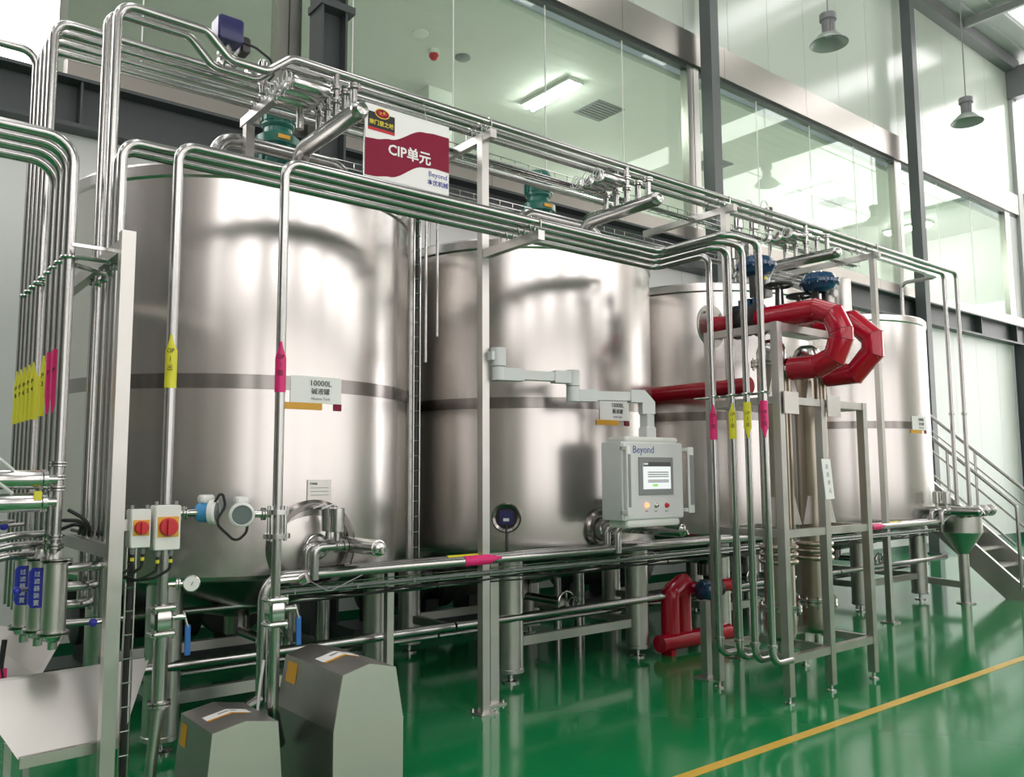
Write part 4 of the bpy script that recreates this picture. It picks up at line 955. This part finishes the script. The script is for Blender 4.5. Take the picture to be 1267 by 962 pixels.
for x in (11.72, 12.58):
    MB().tube([(x, 4.38, .12), (x, 4.38, 1.17), (x, 6.9, 1.17 + sl * 2.5)], .023, 12, bend=.05).build('handrail', 'pipe', t)
    MB().tube([(x, 4.42, .68), (x, 6.9, .68 + sl * 2.48)], .014, 10).build('mid_rail', 'pipe', t)
    MB().tube([(x, 4.42, .98), (x, 6.9, .98 + sl * 2.48)], .010, 10).build('mid_rail', 'pipe', t) if x > 12 else None
    for y in (5.2, 6.05, 6.85): MB().tube([(x, y, sl * (y - 4.2)), (x, y, 1.17 + sl * (y - 4.4))], .018, 10).build('baluster', 'pipe', t)
MB().box((11.6, 6.9, 2.36), (13.0, 8.15, 2.42)).build('landing', 'sheet', t, smooth=False)
for x in (11.65, 12.95): MB().box((x - .03, 8.0, 0), (x + .03, 8.06, 2.36)).build('landing_leg', 'satin', t, smooth=False)

# ================================================================== PUMP COVERS
def cover(x0, x1, yf, yb, zs, zp, zk, flare, label, sname):
    """sheet cover: flared lower sides, shoulder zs, ridge zp, kink height zk"""
    t = thing('pump_cover', label, 'pump cover', ((x0 + x1) / 2, (yf + yb) / 2, 0), 'folded steel pump covers')
    xm = (x0 + x1) / 2
    prof = [(x0 - flare, .03), (x0 - flare, zk), (x0, zs), (xm, zp), (x1, zs), (x1 + flare, zk), (x1 + flare, .03)]
    mb = MB(); a = [V(x, yf + .004, z) for x, z in prof]; b = [V(x, yb, z) for x, z in prof]; n = len(prof)
    mb.add(a + b, [(i, i + 1, n + i + 1, n + i) for i in range(n - 1)] + [tuple(range(2 * n - 1, n - 1, -1)), (0, n, 2 * n - 1, n - 1)])
    mb.build('hood', 'cover', t, smooth=False)
    MB().prism([V(x, yf - .004, z) for x, z in prof], (0, .008, 0)).build('end_plate', 'cover_end', t, smooth=False)
    for x in (x0, x1):
        for y in (yf + .05, yb - .05): MB().cyl((x, y, 0), (x, y, .04), .02, 10).build('foot', 'black', t)
    # decals on the left slope and the roof
    def Lf(u, v, d): # u along depth, v from shoulder down
        return V(x0 - flare * v, yf + (yb - yf) * u, zs + (zk - zs) * v) + V(-d, 0, d * .2)
    o = MB().prism([Lf(.74, .10, .002), Lf(.92, .10, .002), Lf(.92, .10 + .1 / (zs - zk), .002), Lf(.74, .10 + .1 / (zs - zk), .002)], (-.001, 0, 0)).build('amber_label', 'amber', t, smooth=False)
    sl = (zp - zs) / (xm - x0)
    def Rf(u, s, d): # roof: s -1..1 across
        return V(xm + (x1 - xm) * s, yf + (yb - yf) * u, zp - (zp - zs) * abs(s) + d)
    for s0, s1 in ((-.75, 0), (0, .62)):
        w1 = MB().prism([Rf(.42, s0, .002), Rf(.42, s1, .002), Rf(.58, s1, .002), Rf(.58, s0, .002)], (0, 0, .001)).build('roof_label', 'white', t, smooth=False)
        MB().prism([Rf(.385, s0, .002), Rf(.385, s1 * .8 if s1 else s1, .002), Rf(.42, s1 * .8 if s1 else s1, .002), Rf(.42, s0, .002)], (0, 0, .001)).build('label_edge', 'amber', w1, smooth=False)
        MB().prism([Rf(.49, s0 * .45 if s0 else .02, .0035), Rf(.49, s1 * .4 if s1 else -.03, .0035), Rf(.52, s1 * .4 if s1 else -.03, .0035), Rf(.52, s0 * .45 if s0 else .02, .0035)], (0, 0, .0004)).build('label_print', 'mgrey', w1, smooth=False)
    return t
cover(1.405, 1.715, 3.90, 4.33, .45, .478, .10, .03, 'smaller folded steel pump cover with amber label', 's')
cover(1.955, 2.245, 3.72, 4.36, .655, .69, .40, .045, 'larger folded steel pump cover with amber label', 'l')

# ================================================================== SWITCH BOXES
def switch_box(x0, x1, z0, z1, yf, label):
    t = thing('switch_box', label, 'switch box', ((x0 + x1) / 2, yf + .04, z0), 'rotary switch boxes')
    b = MB().bbox((x0, yf, z0), (x1, yf + .085, z1), .006).build('case', 'offwhite', t)
    MB().box((x0 + .003, yf - .004, z0 + .003), (x1 - .003, yf, z1 - .003)).build('lid', 'offwhite', b, smooth=False)
    xm, zm = (x0 + x1) / 2, z0 + (z1 - z0) * .52; w = (x1 - x0) * .40
    MB().box((xm - w, yf - .007, zm - w), (xm + w, yf - .004, zm + w)).build('yellow_plate', 'amber', b, smooth=False)
    k = MB().lathe((xm, yf - .007, zm), (0, -1, 0), [(w * .9, 0), (w * .9, .012), (w * .8, .02), (0, .021)], 24).build('rotary_knob', 'redknob', b)
    MB().beam((xm, yf - .034, zm - w * .75), (xm, yf - .034, zm + w * .75), w * .45, .018, (0, 1, 0)).build('grip', 'redknob', k, smooth=False)
    for dx in (-.25, .25):
        gx = xm + dx * (x1 - x0)
        g = MB().lathe((gx, yf + .04, z0), (0, 0, -1), [(.013, 0), (.013, .02), (.009, .024), (.009, .03)], 12).build('cable_gland', 'mgrey', t)
        MB().tube([(gx, yf + .04, z0 - .03), (gx, yf + .045, z0 - .09), (gx - .06, yf + .07, z0 - .13), (1.09, 4.12, z0 - .14)], .007, 8, bend=.03).build('cable', 'black', g)
        MB().cyl((gx, yf + .04, z0 - .06), (gx, yf + .04, z0 - .045), .0085, 10).build('wire_marker', 'yellow', g)
    for dx in (.12, .88): MB().cyl((x0 + dx * (x1 - x0), yf + .03, z1), (x0 + dx * (x1 - x0), yf + .03, z1 + .018), .008, 8).build('gland_stub', 'mgrey', t)
switch_box(1.052, 1.138, 1.285, 1.455, 4.0, 'narrower white switch box with red rotary knob next to the frame post')
switch_box(1.148, 1.262, 1.27, 1.47, 3.98, 'wider white switch box with red rotary knob on a yellow plate')

# ================================================================== TRANSMITTERS, GAUGES, DROP VALVES
def transmitter(c, d, label, stem_to):
    c = Vector(c); d = Vector(d).normalized()
    t = thing('flow_transmitter', label, 'transmitter', c - V(0, 0, .07), 'blue and white transmitters')
    MB().lathe(c - d * .05, d, [(.03, -.03), (.05, -.01), (.05, .04)], 24).build('housing', 'ltblue', t)
    r_ = MB().lathe(c - d * .01, d, [(.05, 0), (.062, .004), (.062, .03), (.05, .038), (.047, .03)], 28, cap=False).build('bezel', 'offwhite', t)
    MB().lathe(c + d * .018, d, [(.049, 0), (.045, .005), (0, .006)], 24, cap=False).build('display_glass', 'lens', r_)
    MB().bbox(c - d * .03 + V(-.035, -.03, .045), c - d * .03 + V(.035, .03, .085), .01).build('cap', 'offwhite', t)
    s = Vector(stem_to); MB().tube([c - d * .04, c + (s - c) * .5, s], .018, 12).build('stem', 'fitting', t)
    mb = MB(); collar(mb, c + (s - c) * .7, s - c, .022, .012); mb.build('clamp', 'fitting', t)
    return t
p1_, p2_ = at(262, 634, Y=4.21), at(299, 637, Y=4.12)
t = transmitter((p1_.x, 4.21, p1_.z), (.75, -.6, 0), 'blue and white transmitter nearer the switch boxes', (1.29, 4.21, p1_.z))
MB().tube([V(p1_.x, 4.17, p1_.z + .05), V(p1_.x + .03, 4.16, p1_.z + .11), V(p1_.x + .05, 4.16, p1_.z + .03), V(p1_.x + .0, 4.16, p1_.z - .05), V(p1_.x + .1, 4.14, p1_.z - .15), V(p1_.x + .15, 4.13, p1_.z - .1), V(p1_.x + .15, 4.13, p1_.z - .05)], .007, 8, bend=.045).build('cable', 'black', t)
transmitter((p2_.x, 4.12, p2_.z), (-.30, -1, -.1), 'blue and white transmitter facing the aisle by the pink-arrow pipe', (1.75, 4.10, p2_.z))
def gauge(c, stem, label, r=.04):
    c = Vector(c); d = V(-.35, -.93, 0).normalized()
    t = thing('pressure_gauge', label, 'gauge', c - V(0, 0, r), 'round pressure gauges')
    g = MB().lathe(c, d, [(r * .9, -.012), (r, -.01), (r, .016), (r * .92, .018)], 24).build('case', 'fitting', t)
    MB().lathe(c + d * .0182, d, [(r * .88, 0), (r * .88, .001)], 24).build('dial', 'white', g)
    MB().beam(c + d * .021 + V(0, 0, -r * .2), c + d * .021 + V(r * .3, 0, r * .55), .003, .001, d).build('pointer', 'ink', g, smooth=False)
    MB().tube([c, Vector(stem)], .011, 10).build('stem', 'fitting', t); mb = MB(); collar(mb, (c + Vector(stem)) / 2, Vector(stem) - c, .018, .012); mb.build('clamp', 'fitting', t)
p = at(237, 722, Y=4.18); gauge((p.x, 4.18, p.z), (1.27, 4.21, p.z), 'round pressure gauge on the yellow-arrow drop')
p = at(372, 716, Y=4.12); t = thing('pressure_sensor', 'small steel sensor head beside the pink-arrow drop', 'sensor', (p.x, 4.12, p.z))
MB().tube([(1.78, 4.10, p.z), (p.x, 4.12, p.z)], .016, 10).build('stem', 'fitting', t); MB().lathe((p.x, 4.12, p.z - .01), (.5, -.5, .3), [(.03, 0), (.032, .02), (.03, .04), (0, .045)], 18).build('head', 'fitting', t)
MB().tube([(p.x + .02, 4.11, p.z), (p.x + .15, 4.1, p.z - .08), (p.x + .4, 4.2, p.z - .02)], .003, 6, bend=.06).build('lead', 'mgrey', t)
def ball_valve(x, y, z, label):
    t = thing('ball_valve', label, 'valve', (x, y, z - .09), 'ball valves with blue levers')
    MB().bbox((x - .042, y - .042, z - .05), (x + .042, y + .042, z + .05), .012).build('body', 'fitting', t)
    for s_ in (-1, 1):
        f = MB().bbox((x - .055, y - .05, z + s_ * .06 - .012), (x + .055, y + .05, z + s_ * .06 + .012), .008).build('flange', 'fitting', t)
        for dx in (-.043, .043): MB().cyl((x + dx, y - .04, z + s_ * .06 - .022), (x + dx, y - .04, z + s_ * .06 + .022), .008, 8).build('bolt', 'fitting', f)
    MB().cyl((x + .03, y - .01, z + .01), (x + .10, y - .03, z + .01), .014).build('spindle', 'fitting', t)
    MB().beam((x + .09, y - .03, z + .03), (x + .11, y - .035, z - .04), .02, .006, (1, 0, 0)).build('lever_root', 'fitting', t, smooth=False)
    MB().beam((x + .11, y - .035, z - .03), (x + .112, y - .035, z - .17), .012, .024, (1, 0, 0)).build('lever', 'levblue', t, smooth=False)
ball_valve(dropx[0], 4.10, .925, 'ball valve with blue lever on the pink-arrow drop')
ball_valve(dropx[1], 4.21, .925, 'ball valve with blue lever on the yellow-arrow drop')
t = thing('sight_glass', 'flanged sight glass on the pink-arrow drop', 'sight glass', (dropx[0], 4.10, 1.28))
for z in (1.295, 1.415):
    f = MB().lathe((dropx[0], 4.10, z - .01), (0, 0, 1), [(.026, 0), (.066, .002), (.066, .026), (.026, .028)], 24).build('flange', 'fitting', t)
for q in range(4): a = q * math.pi / 2 + .6; MB().cyl((dropx[0] + .048 * math.cos(a), 4.10 + .048 * math.sin(a), 1.275), (dropx[0] + .048 * math.cos(a), 4.10 + .048 * math.sin(a), 1.45), .009, 8).build('tie_bolt', 'fitting', t)
# lower legs of the two drops
t = thing('drop_leg', 'thicker lower leg of the yellow-arrow drop leading to its pump', 'pipe', (dropx[1], 4.21, .1))
MB().lathe((dropx[1], 4.21, 0), (0, 0, 1), [(.034, .52), (.034, .86)], 18).build('sleeve', 'pipe', t)
mb = MB(); collar(mb, (dropx[1], 4.21, .545), (0, 0, 1), .036, .016); mb.build('clamp', 'fitting', t)
MB().tube([(dropx[1], 4.21, .53), (dropx[1] - .02, 4.22, .30), (dropx[1] - .03, 4.24, .02)], .027, 14, bend=.08).build('elbow', 'satin', t)
t = thing('drop_leg', 'lower leg of the pink-arrow drop bending behind the larger pump cover', 'pipe', (dropx[0], 4.10, .2))
MB().tube([(dropx[0], 4.10, .87), (dropx[0], 4.10, .45), (1.86, 4.2, .25)], .028, 14, bend=.08).build('elbow', 'pipe', t)
pipe('suction_pipe', [(1.93, 4.62, .38), (1.70, 4.50, .34), (1.62, 4.38, .34)], .028, 'short pipe from the low run to the smaller pump cover', bend=.05)
tag(MB().tube([(1.87, 4.45, .62), (1.84, 4.42, .5), (1.81, 4.38, .34), (1.80, 4.36, .02)], .008, 8, bend=.05).build('hose', 'hose'), 'thin white hose hanging beside the larger pump cover', 'hose')

# ================================================================== LEFT VALVE CLUSTER
t = thing('valve_stack', 'stack of clamps and valves on the bundle pipe closest to the frame post', 'valve', (.81, 4.30, 1.2))
MB().tube([(.81, 4.30, 1.66), (.81, 4.30, 1.26)], .024, 14).build('body_tube', 'pipe', t)
for z in (1.66, 1.60, 1.55, 1.33, 1.29): mb = MB(); collar(mb, (.81, 4.30, z), (0, 0, 1), .026, .014); mb.build('clamp', 'fitting', t)
for k, z in enumerate((1.59, 1.49)):
    x1_ = .735; t = thing('pneumatic_actuator', ('upper', 'lower')[k] + ' of two polished actuator cylinders lying beside the upright pipe bundle', 'actuator', (.5, 4.24, z - .04), 'polished actuator cylinders')
    MB().lathe((x1_, 4.24, z), (-1, 0, 0), [(.02, -.06), (.02, 0), (.042, .004), (.042, .34), (.036, .35), (0, .352)], 24, cap=False).build('cylinder', 'fitting', t)
    MB().lathe((x1_ + .02, 4.24, z), (-1, 0, 0), [(.044, 0), (.044, .018)], 24).build('ferrule', 'fitting', t)
    if k: MB().cbox((x1_ - .02, 4.2, z + .03), (.03, .01, .04)).build('yellow_tag', 'yellow', t, smooth=False)
    MB().tube([(.62, 4.22, z + .04), (.55, 4.2, z + .10), (.38, 4.2, z + .09), (.2, 4.2, z + .05)], .008, 8, bend=.06).build('air_hose', 'hose', t)
for k, y in enumerate((4.30, 4.44, 4.58)):
    fx_ = .82 - .035 * k
    t = thing('filter_housing', ('plain upright filter cylinder nearest the frame post', 'upright filter cylinder with blue lettered label beside the plain one', 'upright filter cylinder with blue lettered label, second from the plain one')[k], 'filter', (fx_, y, .9), 'upright filter cylinders')
    MB().lathe((fx_, y, 0), (0, 0, 1), [(.02, 1.27), (.03, 1.24), (.05, 1.22), (.05, .905)], 24, cap=False).build('cylinder', 'sheet', t)
    for z in (1.225, .905): mb = MB(); collar(mb, (fx_, y, z), (0, 0, 1), .046, .012); mb.build('clamp', 'fitting', t)
    MB().lathe((fx_, y, .895), (0, 0, -1), [(.05, 0), (.04, .02), (.02, .03), (.02, .06)], 20).build('drain', 'fitting', t)
    if k:
        vs = []; n = 8
        for z in (1.01, 1.03, 1.17, 1.19):
            ha = 30 if z in (1.01, 1.19) else 55
            for q in range(n + 1):
                a = math.radians(245 + ha * (2 * q / n - 1)); vs.append((fx_ + .0515 * math.cos(a), y + .0515 * math.sin(a), z))
        lb = MB().add(vs, [(i * (n + 1) + q, i * (n + 1) + q + 1, (i + 1) * (n + 1) + q + 1, (i + 1) * (n + 1) + q) for i in range(3) for q in range(n)]).build('blue_label', 'knobblue', t)
        for q, ch in enumerate('过滤器装置'): text(ch, .026, (fx_ + .054 * math.cos(math.radians(245)), y + .054 * math.sin(math.radians(245)), 1.16 - .032 * q), (.906, -.423, 0), (0, 0, 1), 'white', lb)
    pipe('u_tube', [(.86, y, 1.19 - .10 * k), (1.0, y - .02 * k, 1.19 - .10 * k), (1.09, y + .12, 1.19 - .10 * k), (1.12, y + .3, 1.19 - .10 * k)], .022, ('upper', 'middle', 'lower')[k] + ' of three bent tubes joining the filter cylinders to the risers', group='bent tubes at the filters', bend=.08)
for k, (x, y, z) in enumerate(((.58, 4.35, 1.40), (.64, 4.45, 1.38), (.70, 4.42, 1.09), (1.0, 4.32, .93))):
    t = thing('sample_tap', ('blue-ended sample tap farthest from the filter cylinders', 'blue-ended sample tap just above the filter labels', 'blue-ended sample tap beside the filter cylinders', 'blue-ended sample tap next to the frame post')[k], 'tap', (x, y, z - .02), 'small taps with blue ends')
    MB().tube([(x, y, z), (x + .07, y + .03, z + .005)], .010, 10).build('tap_body', 'fitting', t); MB().sphere((x - .012, y, z), .019, 12, 8).build('blue_end', 'knobblue', t)
for k in range(3):
    z = 1.32 - .05 * k
    pipe('branch_tube', [(.2, 4.36 + .06 * k, z - .02), (.55, 4.36 + .06 * k, z), (.66, 4.38 + .06 * k, z + .02), (.80, 4.44 + .06 * k, z + .02)], .018, ('upper', 'middle', 'lower')[k] + ' of three thin branch tubes leading into the filter cylinders', group='thin branch tubes', bend=.05)
for k in range(3):
    tag(MB().tube([(.86, 4.3 + .1 * k, 1.45 - .05 * k), (.93, 4.22 + .05 * k, 1.40), (.95, 4.3 + .1 * k, 1.33), (1.0, 4.5 + .1 * k, 1.325), (1.02, 5.0, 1.32)], .009, 8, bend=.05).build('cable', 'black'), ('first', 'second', 'third')[k] + ' black cable draped over the lower arm, counted from the frame post', 'cable', 'cables on the frame post arm')
# sheet-metal troughs
def trough(pts_f, depth, label):
    t = thing('drip_trough', label, 'trough', ((pts_f[0] + pts_f[1]) / 2).to_tuple()[:2] + (min(q.z for q in pts_f),), 'sheet steel troughs')
    TL, TR_, BR, BL = pts_f; dv = V(0, depth, 0); th = V(0, .004, 0)
    MB().prism([TL, TR_, BR, BL], th).build('front_sheet', 'sheet', t, smooth=False)
    MB().prism([TL + dv, TR_ + dv, BR + dv, BL + dv], th).build('back_sheet', 'sheet', t, smooth=False)
    MB().prism([BL, BR, BR + dv, BL + dv], (0, 0, -.004)).build('bottom_sheet', 'sheet', t, smooth=False)
    MB().prism([BL + V(0, -.03, -.035), BR + V(0, -.03, -.035), BR + V(0, -.03, .01), BL + V(0, -.03, .01)], (0, .03, 0)).build('bottom_lip', 'sheet', t, smooth=False)
    MB().prism([TL, BL, BL + dv, TL + dv], (-.004, 0, 0)).build('side_sheet', 'sheet', t, smooth=False)
    for q in (TL, TR_): MB().beam(V(BL.x if q is TL else BR.x, q.y + depth * .5, 0), V(BL.x if q is TL else BR.x, q.y + depth * .5, BL.z), .03, .03).build('leg', 'satin', t, smooth=False)
trough([at(-40, 850, Y=4.42), at(184, 817, Y=4.42), at(152, 913, Y=4.17), at(23, 940, Y=4.17)], .06, 'sheet steel trough standing right behind the bright frame post')
trough([at(-60, 770, Y=4.98), at(80, 785, Y=4.98), at(50, 838, Y=4.75), at(-30, 845, Y=4.75)], .06, 'sheet steel trough under the filter cylinders')
t = thing('red_strap', 'small red strap hanging at the trough under the filters', 'strap', (.42, 4.6, .62)); 
p = at(4, 825, Y=4.6); MB().tube([V(p.x, 4.6, p.z + .12), V(p.x - .01, 4.6, p.z), V(p.x + .01, 4.6, p.z - .1)], .012, 8).build('cord', 'black', t); MB().cbox((p.x, 4.6, p.z - .04), (.03, .02, .06)).build('tag', 'pink', t, smooth=False)

# ================================================================== DARK SKIDS ADDED TO DEEPEN THE SHADE BEHIND THE TANKS
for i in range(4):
    x = TX[i]; t = thing('shade_skid', 'dark skid added to deepen the shade behind the ' + TN[i], 'pump', (x, 7.6, 0), 'added dark skids behind the tanks')
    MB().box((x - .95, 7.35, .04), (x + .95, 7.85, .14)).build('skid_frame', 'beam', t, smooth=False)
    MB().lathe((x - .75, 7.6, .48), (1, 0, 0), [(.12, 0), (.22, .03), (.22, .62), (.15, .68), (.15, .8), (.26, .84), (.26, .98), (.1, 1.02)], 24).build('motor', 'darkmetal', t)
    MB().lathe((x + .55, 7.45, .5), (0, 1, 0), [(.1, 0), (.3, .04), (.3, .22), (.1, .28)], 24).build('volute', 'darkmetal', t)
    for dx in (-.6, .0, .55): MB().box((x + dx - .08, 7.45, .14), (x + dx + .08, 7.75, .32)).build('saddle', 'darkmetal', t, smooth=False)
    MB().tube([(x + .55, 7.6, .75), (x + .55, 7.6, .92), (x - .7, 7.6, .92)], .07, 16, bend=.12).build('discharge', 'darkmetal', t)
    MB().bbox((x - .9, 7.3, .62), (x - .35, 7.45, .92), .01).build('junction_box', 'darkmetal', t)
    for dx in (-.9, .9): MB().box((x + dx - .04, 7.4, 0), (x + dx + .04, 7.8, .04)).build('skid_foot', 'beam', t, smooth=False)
